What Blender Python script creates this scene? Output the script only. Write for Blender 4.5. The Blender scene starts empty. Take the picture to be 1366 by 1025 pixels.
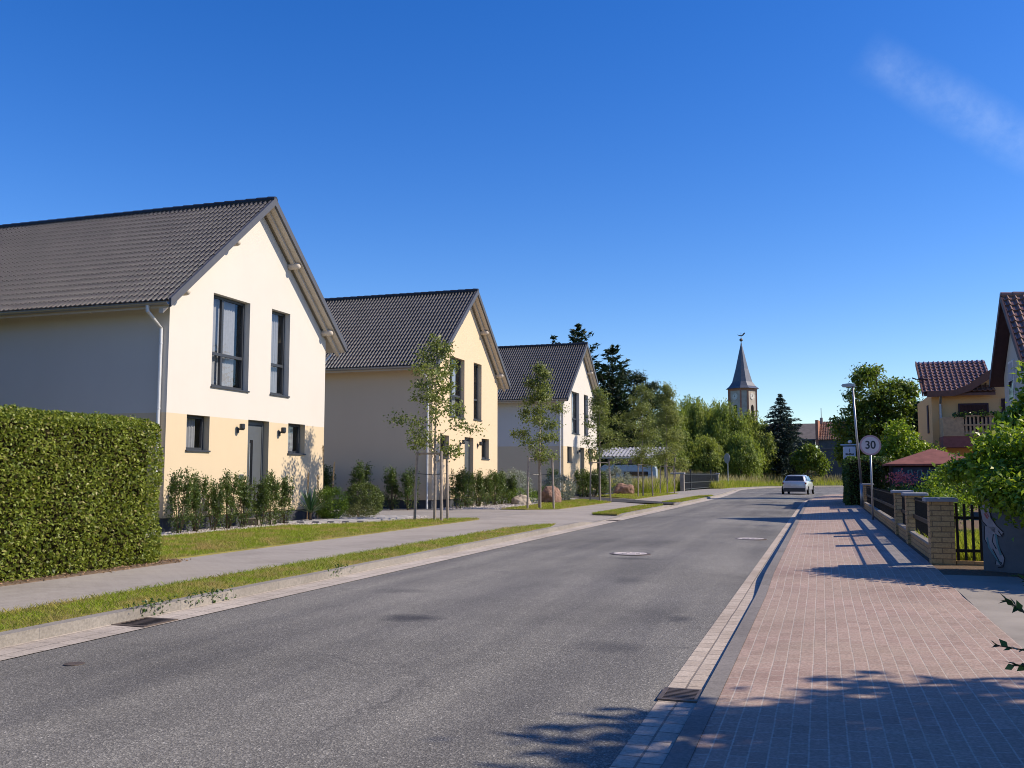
import bpy, math, random
import numpy as np
from mathutils import Vector, Matrix, noise

R = math.radians
rng = np.random.default_rng(7)
rnd = random.Random(11)
scene = bpy.context.scene
COL = scene.collection
SUN_EL, SUN_AZ = 38.0, 16.0          # sun stands to the right of the road, a little ahead of the camera


# ------------------------------------------------------------------ mesh helpers
class MB:
    def __init__(self):
        self.v, self.f, self.m = [], [], []

    def add(self, vs, fs, m=0):
        b = len(self.v)
        self.v.extend(tuple(p) for p in vs)
        self.f.extend(tuple(b + i for i in q) for q in fs)
        self.m.extend([m] * len(fs))

    def box(self, x0, x1, y0, y1, z0, z1, m=0):
        self.add([(x0, y0, z0), (x1, y0, z0), (x1, y1, z0), (x0, y1, z0), (x0, y0, z1), (x1, y0, z1), (x1, y1, z1), (x0, y1, z1)],
                 [(0, 3, 2, 1), (4, 5, 6, 7), (0, 1, 5, 4), (1, 2, 6, 5), (2, 3, 7, 6), (3, 0, 4, 7)], m)

    def bevbox(self, x0, x1, y0, y1, z0, z1, b=0.01, m=0):
        # box with chamfered top edges and vertical edges
        def ring(i, z):
            return [(x0 + i + b, y0 + i, z), (x1 - i - b, y0 + i, z), (x1 - i, y0 + i + b, z), (x1 - i, y1 - i - b, z),
                    (x1 - i - b, y1 - i, z), (x0 + i + b, y1 - i, z), (x0 + i, y1 - i - b, z), (x0 + i, y0 + i + b, z)]
        vs = ring(0, z0) + ring(0, z1 - b) + ring(b, z1)
        fs = []
        for k in range(2):
            for i in range(8):
                j = (i + 1) % 8
                fs.append((k * 8 + i, k * 8 + j, k * 8 + 8 + j, k * 8 + 8 + i))
        fs.append(tuple(range(16, 24)))
        fs.append(tuple(range(7, -1, -1)))
        self.add(vs, fs, m)

    def tube(self, pts, rad, n=8, m=0, cap=True):
        pts = [Vector(p) for p in pts]
        if not hasattr(rad, '__len__'):
            rad = [rad] * len(pts)
        vs, fs = [], []
        prev = None
        for i, p in enumerate(pts):
            d = (pts[min(i + 1, len(pts) - 1)] - pts[max(i - 1, 0)])
            d = d.normalized() if d.length > 1e-9 else Vector((0, 0, 1))
            if prev is None:
                a = d.orthogonal().normalized()
            else:
                a = prev - d * prev.dot(d)
                a = a.normalized() if a.length > 1e-6 else d.orthogonal().normalized()
            prev = a
            b = d.cross(a)
            for k in range(n):
                t = 2 * math.pi * k / n
                vs.append(p + (a * math.cos(t) + b * math.sin(t)) * rad[i])
        for i in range(len(pts) - 1):
            for k in range(n):
                l = (k + 1) % n
                fs.append((i * n + k, i * n + l, (i + 1) * n + l, (i + 1) * n + k))
        if cap:
            fs.append(tuple(range(n - 1, -1, -1)))
            fs.append(tuple((len(pts) - 1) * n + k for k in range(n)))
        self.add(vs, fs, m)

    def lathe(self, prof, n=16, c=(0, 0, 0), axis='z', m=0, cap=True):
        vs, fs = [], []
        for r, h in prof:
            for k in range(n):
                t = 2 * math.pi * k / n
                x, y = r * math.cos(t), r * math.sin(t)
                p = {'z': (x, y, h), 'x': (h, x, y), 'y': (x, h, y)}[axis]
                vs.append((p[0] + c[0], p[1] + c[1], p[2] + c[2]))
        for i in range(len(prof) - 1):
            for k in range(n):
                l = (k + 1) % n
                fs.append((i * n + k, i * n + l, (i + 1) * n + l, (i + 1) * n + k))
        if cap:
            fs.append(tuple(range(n - 1, -1, -1)))
            fs.append(tuple((len(prof) - 1) * n + k for k in range(n)))
        self.add(vs, fs, m)

    def poly(self, pts, z=None, m=0):
        self.add([(p[0], p[1], z if z is not None else p[2]) for p in pts], [tuple(range(len(pts)))], m)

    def slab(self, pts, z0, z1, m=0):
        n = len(pts)
        self.add([(p[0], p[1], z0) for p in pts] + [(p[0], p[1], z1) for p in pts],
                 [tuple(range(n, 2 * n)), tuple(range(n - 1, -1, -1))] + [(i, (i + 1) % n, n + (i + 1) % n, n + i) for i in range(n)], m)

    def prism(self, pts, d0, d1, axis='y', m=0):
        # pts in the plane normal to axis
        def P(a, b, d):
            return {'y': (a, d, b), 'x': (d, a, b), 'z': (a, b, d)}[axis]
        n = len(pts)
        self.add([P(a, b, d0) for a, b in pts] + [P(a, b, d1) for a, b in pts],
                 [tuple(range(n)), tuple(range(2 * n - 1, n - 1, -1))] + [(i, n + i, n + (i + 1) % n, (i + 1) % n) for i in range(n)], m)

    def build(self, name, mats, parent=None, smooth=False, fix=True):
        me = bpy.data.meshes.new(name)
        me.from_pydata([tuple(v) for v in self.v], [], self.f)
        for mt in (mats if isinstance(mats, (list, tuple)) else [mats]):
            me.materials.append(mt)
        if any(self.m):
            me.polygons.foreach_set('material_index', self.m)
        if fix:
            import bmesh
            bm = bmesh.new(); bm.from_mesh(me)
            bmesh.ops.recalc_face_normals(bm, faces=bm.faces)
            bm.to_mesh(me); bm.free()
        if smooth:
            me.polygons.foreach_set('use_smooth', [True] * len(me.polygons))
        me.update()
        return link(name, me, parent)


def link(name, me, parent=None):
    o = bpy.data.objects.new(name, me)
    COL.objects.link(o)
    if parent:
        o.parent = parent
    return o


def tag(o, label, cat, group=None):
    o['label'] = label; o['category'] = cat
    if group:
        o['group'] = group
    return o


def thing(name, label, cat, loc=(0, 0, 0), rz=0, group=None):
    o = bpy.data.objects.new(name, None)
    COL.objects.link(o)
    o.location = loc; o.rotation_euler = (0, 0, rz)
    o.empty_display_size = 0.2
    return tag(o, label, cat, group)


def structure(o, kind='structure'):
    o['kind'] = kind
    return o


def copy_tree(o, parent=None):
    c = o.copy()
    COL.objects.link(c)
    c.parent = parent
    for ch in list(o.children):
        copy_tree(ch, c)
    return c


def smooth_auto(o):
    o.data.polygons.foreach_set('use_smooth', [True] * len(o.data.polygons))
    try:
        o.data.set_sharp_from_angle(angle=R(40))
    except Exception:
        pass


# ------------------------------------------------------------------ leaves, drawn as many small faces
def np_mesh(name, verts, nper, mat):
    """verts (N*nper,3); every nper verts one face"""
    n = len(verts) // nper
    me = bpy.data.meshes.new(name)
    me.vertices.add(n * nper)
    me.vertices.foreach_set('co', np.ascontiguousarray(verts, dtype=np.float32).ravel())
    me.loops.add(n * nper)
    me.loops.foreach_set('vertex_index', np.arange(n * nper, dtype=np.int32))
    me.polygons.add(n)
    me.polygons.foreach_set('loop_start', np.arange(0, n * nper, nper, dtype=np.int32))
    me.polygons.foreach_set('loop_total', np.full(n, nper, dtype=np.int32))
    me.materials.append(mat)
    me.update(calc_edges=True)
    me.validate()
    return me


def unit(a):
    return a / (np.linalg.norm(a, axis=1, keepdims=True) + 1e-9)


def leaf_verts(c, d, nrm, L, W, fold=0.25):
    """two-triangle folded leaf as one quad: base, side, tip, side"""
    d = unit(d)
    s = unit(np.cross(d, nrm))
    up = np.cross(s, d)
    L = L[:, None]; W = W[:, None]
    v = np.stack([c - d * L * .5, c - d * L * .08 + s * W * .5 + up * W * fold, c + d * L * .5, c - d * L * .08 - s * W * .5 + up * W * fold], axis=1)
    return v.reshape(-1, 3)


def leaves(c, out, size, aspect=.5, jitter=.35, droop=-.15, upn=.5, rand=.8):
    n = len(c)
    rd = rng.normal(size=(n, 3))
    d = unit(out) * .6 + unit(rd) * rand + np.array([0, 0, droop])
    nrm = unit(out) * .6 + unit(rng.normal(size=(n, 3))) * .75 + np.array([0, 0, upn])
    L = size * (1 + jitter * rng.uniform(-1, 1, n))
    return leaf_verts(c, d, nrm, L, L * aspect)


def clumps(blobs, per, bias=.45):
    """clump centres in ellipsoids; blobs: (cx,cy,cz,rx,ry,rz,weight)"""
    P, O = [], []
    for (cx, cy, cz, rx, ry, rz, w) in blobs:
        n = max(1, int(per * w))
        u = unit(rng.normal(size=(n, 3)))
        t = rng.uniform(bias, 1, n)[:, None] ** .6
        P.append(np.array([cx, cy, cz]) + u * t * np.array([rx, ry, rz]))
        O.append(u)
    return np.concatenate(P), np.concatenate(O)


def crown(name, blobs, n_clump, k_leaf, rc, size, mat, parent=None, aspect=.5, bias=.45, droop=-.15, flat=.8, zmin=None, upn=.5):
    P, O = clumps(blobs, n_clump, bias)
    n = len(P)
    sc = rng.uniform(.55, 1.25, n)
    idx = np.repeat(np.arange(n), k_leaf)
    off = rng.normal(size=(n * k_leaf, 3)) * np.array([1, 1, flat]) * (rc * sc[idx])[:, None] * .55
    c = P[idx] + off
    out = O[idx] * .7 + unit(off) * .6
    if zmin is not None:
        k = c[:, 2] > zmin
        c, out = c[k], out[k]
    v = leaves(c, out, size, aspect, droop=droop, upn=upn)
    me = np_mesh(name, v, 4, mat)
    return link(name, me, parent), P


def limbs(mb, P, base, top, r0, z_lo, count, rtip=.012, sag=.1):
    """limbs from the stem (base->top line) to clump centres"""
    base, top = Vector(base), Vector(top)
    ids = rng.permutation(len(P))[:count]
    H = top.z - base.z
    for i in ids:
        p = Vector(P[i])
        zs = max(z_lo, min(top.z - .15, p.z - (.35 + .35 * rnd.random()) * (Vector((p.x - base.x, p.y - base.y)).length + .3)))
        t = (zs - base.z) / H
        a = base.lerp(top, t)
        mid = a.lerp(p, .5) + Vector((rnd.uniform(-.1, .1), rnd.uniform(-.1, .1), rnd.uniform(-sag, sag))) * (p - a).length
        r = r0 * (1 - t * .8) * .42
        mb.tube([a, a.lerp(mid, .5), mid, p], [r, r * .75, r * .55, rtip], 5, cap=False)


# ------------------------------------------------------------------ materials
def new_mat(name):
    m = bpy.data.materials.new(name)
    m.use_nodes = True
    nt = m.node_tree
    nt.nodes.clear()
    out = nt.nodes.new('ShaderNodeOutputMaterial')
    return m, nt, out


def N(nt, typ, **kw):
    n = nt.nodes.new(typ)
    for k, v in kw.items():
        if k in n.inputs:
            n.inputs[k].default_value = v
        else:
            setattr(n, k, v)
    return n


def lk(nt, a, b):
    nt.links.new(a, b)


def rgb(c):
    return (c[0], c[1], c[2], 1)


def ramp(nt, fac, stops):
    r = nt.nodes.new('ShaderNodeValToRGB')
    el = r.color_ramp.elements
    while len(el) > 1:
        el.remove(el[-1])
    el[0].position, el[0].color = stops[0][0], rgb(stops[0][1])
    for p, c in stops[1:]:
        e = el.new(p); e.color = rgb(c)
    lk(nt, fac, r.inputs['Fac'])
    return r.outputs['Color']


def coords(nt, scale=(1, 1, 1), rot=(0, 0, 0), kind='Object'):
    tc = nt.nodes.new('ShaderNodeTexCoord')
    mp = nt.nodes.new('ShaderNodeMapping')
    mp.inputs['Scale'].default_value = scale
    mp.inputs['Rotation'].default_value = rot
    lk(nt, tc.outputs[kind], mp.inputs['Vector'])
    return mp.outputs['Vector']


def noise_tex(nt, vec, scale, detail=4, rough=.55, dist=0):
    n = nt.nodes.new('ShaderNodeTexNoise')
    n.inputs['Scale'].default_value = scale
    n.inputs['Detail'].default_value = detail
    n.inputs['Roughness'].default_value = rough
    n.inputs['Distortion'].default_value = dist
    lk(nt, vec, n.inputs['Vector'])
    return n.outputs['Fac']


def mixc(nt, fac, a, b, blend='MIX'):
    m = nt.nodes.new('ShaderNodeMix')
    m.data_type = 'RGBA'; m.blend_type = blend
    for s, val in ((m.inputs['Factor'], fac), (m.inputs[6], a), (m.inputs[7], b)):
        if hasattr(val, 'is_linked') or hasattr(val, 'links'):
            lk(nt, val, s)
        elif isinstance(val, (int, float)):
            s.default_value = val
        else:
            s.default_value = rgb(val)
    return m.outputs[2]


def math_n(nt, op, a, b=None, clamp=False):
    m = nt.nodes.new('ShaderNodeMath'); m.operation = op; m.use_clamp = clamp
    for s, val in ((m.inputs[0], a), (m.inputs[1], b)):
        if val is None:
            continue
        if isinstance(val, (int, float)):
            s.default_value = val
        else:
            lk(nt, val, s)
    return m.outputs[0]


def bsdf(nt, out, color, rough=.7, spec=.3, metal=0, bump=None, bstr=.3, bdist=.01, coat=0):
    b = nt.nodes.new('ShaderNodeBsdfPrincipled')
    if hasattr(color, 'links'):
        lk(nt, color, b.inputs['Base Color'])
    else:
        b.inputs['Base Color'].default_value = rgb(color)
    if hasattr(rough, 'links'):
        lk(nt, rough, b.inputs['Roughness'])
    else:
        b.inputs['Roughness'].default_value = rough
    b.inputs['Specular IOR Level'].default_value = spec
    b.inputs['Metallic'].default_value = metal
    b.inputs['Coat Weight'].default_value = coat
    if bump is not None:
        bp = nt.nodes.new('ShaderNodeBump')
        bp.inputs['Strength'].default_value = bstr
        bp.inputs['Distance'].default_value = bdist
        lk(nt, bump, bp.inputs['Height'])
        lk(nt, bp.outputs[0], b.inputs['Normal'])
    lk(nt, b.outputs[0], out.inputs['Surface'])
    return b


def plain(name, c, rough=.6, spec=.3, metal=0, var=.15, scale=6, bump=0, coat=0):
    m, nt, out = new_mat(name)
    v = coords(nt)
    f = noise_tex(nt, v, scale, 5)
    col = ramp(nt, f, [(.25, [x * (1 - var) for x in c]), (.75, [min(1, x * (1 + var)) for x in c])])
    bsdf(nt, out, col, rough, spec, metal, bump=noise_tex(nt, v, scale * 12, 3) if bump else None, bstr=bump, bdist=.006, coat=coat)
    return m


def leaf_mat(name, c1, c2, transl=.3, rough=.45, spec=.35, patch=None, c3=None):
    m, nt, out = new_mat(name)
    g = nt.nodes.new('ShaderNodeNewGeometry')
    stops = [(0, c1), (.85 if c3 else 1, c2)] + ([(1, c3)] if c3 else [])
    col = ramp(nt, g.outputs['Random Per Island'], stops)
    if patch:
        v = coords(nt)
        f = noise_tex(nt, v, patch[0], 4)
        f = ramp(nt, f, [(patch[2], (0, 0, 0)), (patch[2] + .2, (1, 1, 1))])
        col = mixc(nt, f, col, patch[1])
    b = nt.nodes.new('ShaderNodeBsdfPrincipled')
    lk(nt, col, b.inputs['Base Color'])
    b.inputs['Roughness'].default_value = rough
    b.inputs['Specular IOR Level'].default_value = spec
    t = nt.nodes.new('ShaderNodeBsdfTranslucent')
    tcol = mixc(nt, .5, col, (min(1, c2[0] * 1.6), min(1, c2[1] * 1.6), c2[2] * .8))
    lk(nt, tcol, t.inputs['Color'])
    mx = nt.nodes.new('ShaderNodeMixShader')
    mx.inputs['Fac'].default_value = transl
    lk(nt, b.outputs[0], mx.inputs[1]); lk(nt, t.outputs[0], mx.inputs[2])
    lk(nt, mx.outputs[0], out.inputs['Surface'])
    return m


M = {}
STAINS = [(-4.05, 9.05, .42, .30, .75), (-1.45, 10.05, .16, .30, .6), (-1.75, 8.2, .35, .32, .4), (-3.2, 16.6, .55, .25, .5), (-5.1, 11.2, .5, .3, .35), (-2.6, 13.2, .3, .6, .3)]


def brick_mat(name, c1, c2, mortar, bw, bh, msize, rot=(0, 0, 0), rough=.85, var=.12, bump=.4, offset=.5, wear=(.5, .5, .5), wearf=.25):
    m, nt, out = new_mat(name)
    v = coords(nt, rot=rot)
    # a little waviness so the courses are not ruler-straight
    nz = nt.nodes.new('ShaderNodeTexNoise'); nz.inputs['Scale'].default_value = 1.3
    lk(nt, v, nz.inputs['Vector'])
    ad = nt.nodes.new('ShaderNodeVectorMath'); ad.operation = 'MULTIPLY_ADD'
    lk(nt, nz.outputs['Color'], ad.inputs[0]); ad.inputs[1].default_value = (msize * 2.5,) * 3
    lk(nt, v, ad.inputs[2])
    b = nt.nodes.new('ShaderNodeTexBrick')
    lk(nt, ad.outputs[0], b.inputs['Vector'])
    b.offset = offset
    b.inputs['Color1'].default_value = rgb(c1); b.inputs['Color2'].default_value = rgb(c2); b.inputs['Mortar'].default_value = rgb(mortar)
    b.inputs['Scale'].default_value = 1
    b.inputs['Brick Width'].default_value = bw; b.inputs['Row Height'].default_value = bh
    b.inputs['Mortar Size'].default_value = msize; b.inputs['Mortar Smooth'].default_value = .25
    b.inputs['Bias'].default_value = 0
    f = noise_tex(nt, v, 1.1, 6, .6)
    f2 = noise_tex(nt, v, 45, 3, .6)
    col = mixc(nt, math_n(nt, 'MULTIPLY', f, wearf), b.outputs['Color'], wear)
    dk = ramp(nt, f2, [(.3, (1 - var * 2,) * 3), (.7, (1 + var,) * 3)])
    col = mixc(nt, 1.0, col, dk, 'MULTIPLY')
    st = ramp(nt, noise_tex(nt, v, .55, 6, .65, .4), [(.30, (.80, .79, .78)), (.5, (1, 1, 1)), (.75, (1.06, 1.05, 1.03))])
    col = mixc(nt, 1.0, col, st, 'MULTIPLY')
    h = math_n(nt, 'ADD', math_n(nt, 'MULTIPLY', b.outputs['Fac'], -1.0), math_n(nt, 'MULTIPLY', f2, .35))
    bsdf(nt, out, col, rough, .25, bump=h, bstr=bump, bdist=.012)
    return m


def asphalt_mat(name, base, light, patchy=.35, crack=True):
    m, nt, out = new_mat(name)
    v = coords(nt)
    big = noise_tex(nt, v, .22, 5, .6)
    mid = noise_tex(nt, coords(nt, (1.6, .12, 1)), .9, 4)
    fine = noise_tex(nt, v, 130, 2, .8)
    vo = nt.nodes.new('ShaderNodeTexVoronoi'); vo.inputs['Scale'].default_value = 95
    lk(nt, v, vo.inputs['Vector'])
    sepc = nt.nodes.new('ShaderNodeSeparateColor'); lk(nt, vo.outputs['Color'], sepc.inputs[0])
    grain = ramp(nt, fine, [(.25, [x * .12 for x in base]), (.5, base), (.70, [x * 1.3 for x in light])])
    stone = ramp(nt, sepc.outputs[0], [(.0, [x * .55 for x in base]), (.6, base), (.9, light), (.985, [min(1, x * 1.25) for x in light]), (1, [min(1, x * 2.2) for x in light])])
    col = mixc(nt, .55, grain, stone)
    lum = ramp(nt, big, [(.3, (1 - patchy,) * 3), (.55, (1, 1, 1)), (.75, (1 + patchy * .5,) * 3)])
    col = mixc(nt, 1.0, col, lum, 'MULTIPLY')
    lum2 = ramp(nt, mid, [(.32, (.72, .72, .74)), (.62, (1.10, 1.09, 1.06))])
    col = mixc(nt, 1.0, col, lum2, 'MULTIPLY')
    if crack:
        wob = nt.nodes.new('ShaderNodeTexNoise'); wob.inputs['Scale'].default_value = 1.6; wob.inputs['Detail'].default_value = 5
        lk(nt, v, wob.inputs['Vector'])
        ad = nt.nodes.new('ShaderNodeVectorMath'); ad.operation = 'MULTIPLY_ADD'
        lk(nt, wob.outputs['Color'], ad.inputs[0]); ad.inputs[1].default_value = (.9, .9, .9); lk(nt, v, ad.inputs[2])
        ve = nt.nodes.new('ShaderNodeTexVoronoi'); ve.feature = 'DISTANCE_TO_EDGE'; ve.inputs['Scale'].default_value = .33
        lk(nt, ad.outputs[0], ve.inputs['Vector'])
        cr = ramp(nt, ve.outputs['Distance'], [(0, (1, 1, 1)), (.004, (.7, .7, .7)), (.009, (0, 0, 0))])
        msk = ramp(nt, noise_tex(nt, v, .45, 3), [(.5, (0, 0, 0)), (.6, (1, 1, 1))])
        f = math_n(nt, 'MULTIPLY', cr, msk)
        col = mixc(nt, math_n(nt, 'MULTIPLY', f, .32), col, (.03, .03, .032))
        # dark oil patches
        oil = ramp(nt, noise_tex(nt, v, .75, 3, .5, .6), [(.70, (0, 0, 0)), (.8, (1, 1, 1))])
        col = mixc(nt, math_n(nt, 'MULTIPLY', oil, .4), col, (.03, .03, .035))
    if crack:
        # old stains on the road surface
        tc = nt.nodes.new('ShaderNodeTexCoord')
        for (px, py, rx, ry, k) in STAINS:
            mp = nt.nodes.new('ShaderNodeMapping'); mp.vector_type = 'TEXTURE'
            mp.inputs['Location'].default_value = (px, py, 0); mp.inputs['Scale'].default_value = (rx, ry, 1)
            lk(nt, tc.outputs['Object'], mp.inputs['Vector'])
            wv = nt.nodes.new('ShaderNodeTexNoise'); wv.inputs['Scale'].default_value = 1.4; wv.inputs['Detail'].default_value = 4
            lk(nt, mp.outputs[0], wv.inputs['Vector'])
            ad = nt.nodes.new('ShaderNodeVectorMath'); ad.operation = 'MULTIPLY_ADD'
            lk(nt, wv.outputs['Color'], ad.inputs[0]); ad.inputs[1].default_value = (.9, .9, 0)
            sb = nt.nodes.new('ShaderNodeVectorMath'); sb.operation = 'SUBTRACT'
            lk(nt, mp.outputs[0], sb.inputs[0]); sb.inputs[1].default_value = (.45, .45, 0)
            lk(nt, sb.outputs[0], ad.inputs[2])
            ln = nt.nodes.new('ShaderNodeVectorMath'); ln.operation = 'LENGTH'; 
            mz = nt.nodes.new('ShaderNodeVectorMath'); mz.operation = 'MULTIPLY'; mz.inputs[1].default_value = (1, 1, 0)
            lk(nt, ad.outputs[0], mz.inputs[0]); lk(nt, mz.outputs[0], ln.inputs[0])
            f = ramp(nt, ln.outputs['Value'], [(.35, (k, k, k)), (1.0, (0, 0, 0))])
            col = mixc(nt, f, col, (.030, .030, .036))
    h = math_n(nt, 'ADD', fine, vo.outputs['Distance'])
    bsdf(nt, out, col, .82, .3, bump=h, bstr=.55, bdist=.006)
    return m


def plaster_mat(name, up, low, zsplit):
    m, nt, out = new_mat(name)
    tc = nt.nodes.new('ShaderNodeTexCoord')
    v = tc.outputs['Object']
    sx = nt.nodes.new('ShaderNodeSeparateXYZ'); lk(nt, v, sx.inputs[0])
    f = math_n(nt, 'GREATER_THAN', sx.outputs[2], zsplit)
    col = mixc(nt, f, low, up)
    big = noise_tex(nt, v, .7, 5, .6)
    lum = ramp(nt, big, [(.3, (.965, .962, .958)), (.7, (1.0, 1.0, 1.0))])
    col = mixc(nt, 1.0, col, lum, 'MULTIPLY')
    # faint rain streaks
    st = noise_tex(nt, coords(nt, (1.1, 1.1, .2)), 1.1, 5, .65)
    lum = ramp(nt, st, [(.3, (.985, .983, .98)), (.65, (1, 1, 1))])
    col = mixc(nt, 1.0, col, lum, 'MULTIPLY')
    # splash dirt just above the plinth
    sp = ramp(nt, math_n(nt, 'ADD', sx.outputs[2], math_n(nt, 'MULTIPLY', noise_tex(nt, v, 3.5, 5, .7), .7)), [(.55, (.84, .81, .77)), (.95, (1, 1, 1))])
    col = mixc(nt, 1.0, col, sp, 'MULTIPLY')
    bsdf(nt, out, col, .9, .2, bump=noise_tex(nt, v, 60, 2, .7), bstr=.10, bdist=.006)
    return m


def tile_mat(name, c1, c2, rough, row, colw, rr=(0, 0, 0)):
    m, nt, out = new_mat(name)
    v = coords(nt)
    g = nt.nodes.new('ShaderNodeNewGeometry')
    f = noise_tex(nt, v, 1.2, 4)
    f2 = noise_tex(nt, v, 14, 3)
    col = ramp(nt, math_n(nt, 'ADD', math_n(nt, 'MULTIPLY', f, .6), math_n(nt, 'MULTIPLY', f2, .4)), [(.3, c1), (.7, c2)])
    bsdf(nt, out, col, rough, .5, bump=noise_tex(nt, v, 60, 3), bstr=.12, bdist=.004)
    return m


def glass_mat(name, tint=(.85, .9, .92)):
    m, nt, out = new_mat(name)
    gl = nt.nodes.new('ShaderNodeBsdfGlossy'); gl.inputs['Roughness'].default_value = .02
    gl.inputs['Color'].default_value = (.9, .95, 1, 1)
    tr = nt.nodes.new('ShaderNodeBsdfTransparent'); tr.inputs['Color'].default_value = rgb(tint)
    lw = nt.nodes.new('ShaderNodeLayerWeight'); lw.inputs['Blend'].default_value = .5
    f = math_n(nt, 'ADD', math_n(nt, 'MULTIPLY', math_n(nt, 'POWER', lw.outputs['Facing'], 4.0), .8), .05, True)
    mx = nt.nodes.new('ShaderNodeMixShader')
    lk(nt, f, mx.inputs['Fac']); lk(nt, tr.outputs[0], mx.inputs[1]); lk(nt, gl.outputs[0], mx.inputs[2])
    lk(nt, mx.outputs[0], out.inputs['Surface'])
    return m


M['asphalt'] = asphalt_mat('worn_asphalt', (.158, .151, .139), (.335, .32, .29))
M['dark_band'] = asphalt_mat('dark_band_surface', (.045, .043, .043), (.10, .095, .095), .2, False)
M['pavers_grey'] = brick_mat('grey_pavers', (.315, .28, .245), (.35, .315, .275), (.20, .175, .15), .2, .1, .004, var=.08, wear=(.36, .33, .31), wearf=.45, bump=.25)
M['driveway'] = brick_mat('driveway_pavers', (.30, .27, .24), (.35, .315, .28), (.2, .18, .16), .3, .2, .006, var=.08, wear=(.24, .225, .215), wearf=.5, bump=.25)
M['pavers_red'] = brick_mat('red_pavers', (.345, .218, .188), (.475, .318, .272), (.58, .50, .44), .2, .1, .0055, rot=(0, 0, R(90)), var=.15, wear=(.36, .29, .22), wearf=1.0, bump=.35)
M['pavers_mixed'] = brick_mat('grey_repair_pavers', (.24, .215, .20), (.33, .285, .26), (.42, .38, .34), .2, .1, .005, rot=(0, 0, R(90)), var=.12, wear=(.3, .28, .26), wearf=.7, bump=.35)
M['gutter_r'] = brick_mat('gutter_setts', (.44, .355, .28), (.56, .465, .375), (.15, .12, .10), .21, .135, .008, rot=(0, 0, R(90)), var=.12, wear=(.38, .34, .30), wearf=.6, bump=.5)
M['gutter_l'] = brick_mat('gutter_slabs', (.43, .37, .31), (.53, .46, .39), (.17, .145, .12), .3, .225, .007, rot=(0, 0, R(90)), var=.12, wear=(.42, .38, .34), wearf=.5, bump=.4, offset=0)
M['kerb'] = brick_mat('kerb_concrete', (.235, .212, .185), (.285, .258, .225), (.16, .15, .14), 1.0, .6, .006, rot=(0, 0, R(90)), var=.13, wear=(.30, .28, .26), wearf=.8, bump=.3, offset=0)
M['kerb_dark'] = brick_mat('kerb_concrete_worn', (.185, .168, .15), (.235, .212, .19), (.14, .13, .12), 1.0, .6, .006, rot=(0, 0, R(90)), var=.13, wear=(.22, .2, .19), wearf=.8, bump=.3, offset=0)
M['concrete'] = plain('concrete', (.285, .255, .22), .9, .2, var=.22, scale=1.4, bump=.3)
M['concrete_dark'] = plain('dark_concrete', (.10, .10, .105), .85, .2, var=.25, scale=2, bump=.25)
M['slate'] = plain('slate_step', (.27, .26, .26), .75, .3, var=.15, scale=3, bump=.2)
M['gravel'] = plain('gravel', (.29, .265, .24), .9, .2, var=.5, scale=38, bump=1.0)
M['soil'] = plain('soil', (.16, .115, .08), .95, .1, var=.4, scale=22, bump=.8)
M['ground'] = plain('meadow_soil', (.10, .115, .04), .95, .1, var=.3, scale=.8)
M['lawn_soil'] = plain('lawn_soil', (.20, .18, .055), .95, .1, var=.35, scale=3.5)
M['metal_dark'] = plain('dark_grey_metal', (.030, .032, .036), .4, .5, var=.1)
M['iron'] = plain('cast_iron', (.115, .088, .070), .6, .5, .3, var=.35, scale=14, bump=.3)
M['iron_light'] = plain('worn_cast_iron', (.55, .48, .43), .6, .5, .2, var=.25, scale=9, bump=.3)
M['black'] = plain('black_void', (.008, .008, .008), .9, .1)
M['zinc'] = plain('zinc', (.34, .345, .36), .42, .5, .75, var=.1)
M['white_pipe'] = plain('white_grey_pipe', (.62, .61, .60), .4, .5, .3, var=.06)
M['soffit'] = plain('cream_soffit_paint', (.56, .49, .41), .7, .3, var=.05, scale=3)
M['frame'] = plain('anthracite_frame', (.036, .040, .047), .45, .5, var=.08)
M['trim'] = plain('anthracite_trim', (.075, .075, .083), .5, .5, var=.1)
M['curtain'] = plain('grey_net_curtain', (.33, .31, .32), .9, .1, var=.08, scale=9)
M['glass'] = glass_mat('window_glass')
M['glass_dark'] = plain('dark_glass', (.012, .014, .018), .06, .6, var=.05)
M['door'] = plain('anthracite_door', (.085, .095, .105), .4, .5, var=.06)
M['steel'] = plain('brushed_steel', (.6, .6, .6), .3, .5, 1, var=.06)
M['tile_dark'] = tile_mat('anthracite_tiles', (.036, .034, .034), (.070, .064, .061), .34, .34, .3)
M['tile_red'] = tile_mat('brown_red_tiles', (.12, .060, .046), (.24, .135, .10), .36, .34, .3)
M['ridge'] = plain('ridge_tile', (.022, .022, .025), .5, .4)
M['plinth'] = plain('plinth_coat', (.055, .06, .072), .8, .2, var=.15)
M['wall1'] = plaster_mat('cream_ochre_plaster', (.60, .565, .51), (.60, .49, .335), 2.905)
M['wall2'] = plaster_mat('ochre_plaster', (.66, .52, .355), (.66, .52, .355), 2.905)
M['bark_pale'] = plain('pale_bark', (.30, .255, .215), .85, .2, var=.3, scale=12, bump=.5)
M['bark'] = plain('brown_bark', (.10, .075, .055), .9, .2, var=.4, scale=9, bump=.8)
M['stake'] = plain('weathered_stake', (.30, .255, .215), .85, .2, var=.25, scale=10, bump=.3)
M['twig'] = plain('thin_twig', (.085, .06, .04), .9, .2)
M['hedge'] = leaf_mat('hedge_leaf', (.05, .088, .012), (.275, .325, .05), .33, .45, .3, c3=(.36, .30, .13), patch=(1.4, (.15, .115, .045), .60))
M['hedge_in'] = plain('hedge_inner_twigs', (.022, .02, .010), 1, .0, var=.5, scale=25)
M['shrub'] = leaf_mat('shrub_leaf', (.026, .055, .012), (.115, .165, .04), .33, .4, .4)
M['shrub_tip'] = leaf_mat('shrub_young_leaf', (.08, .12, .02), (.22, .24, .07), .3, .45, .3)
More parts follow.
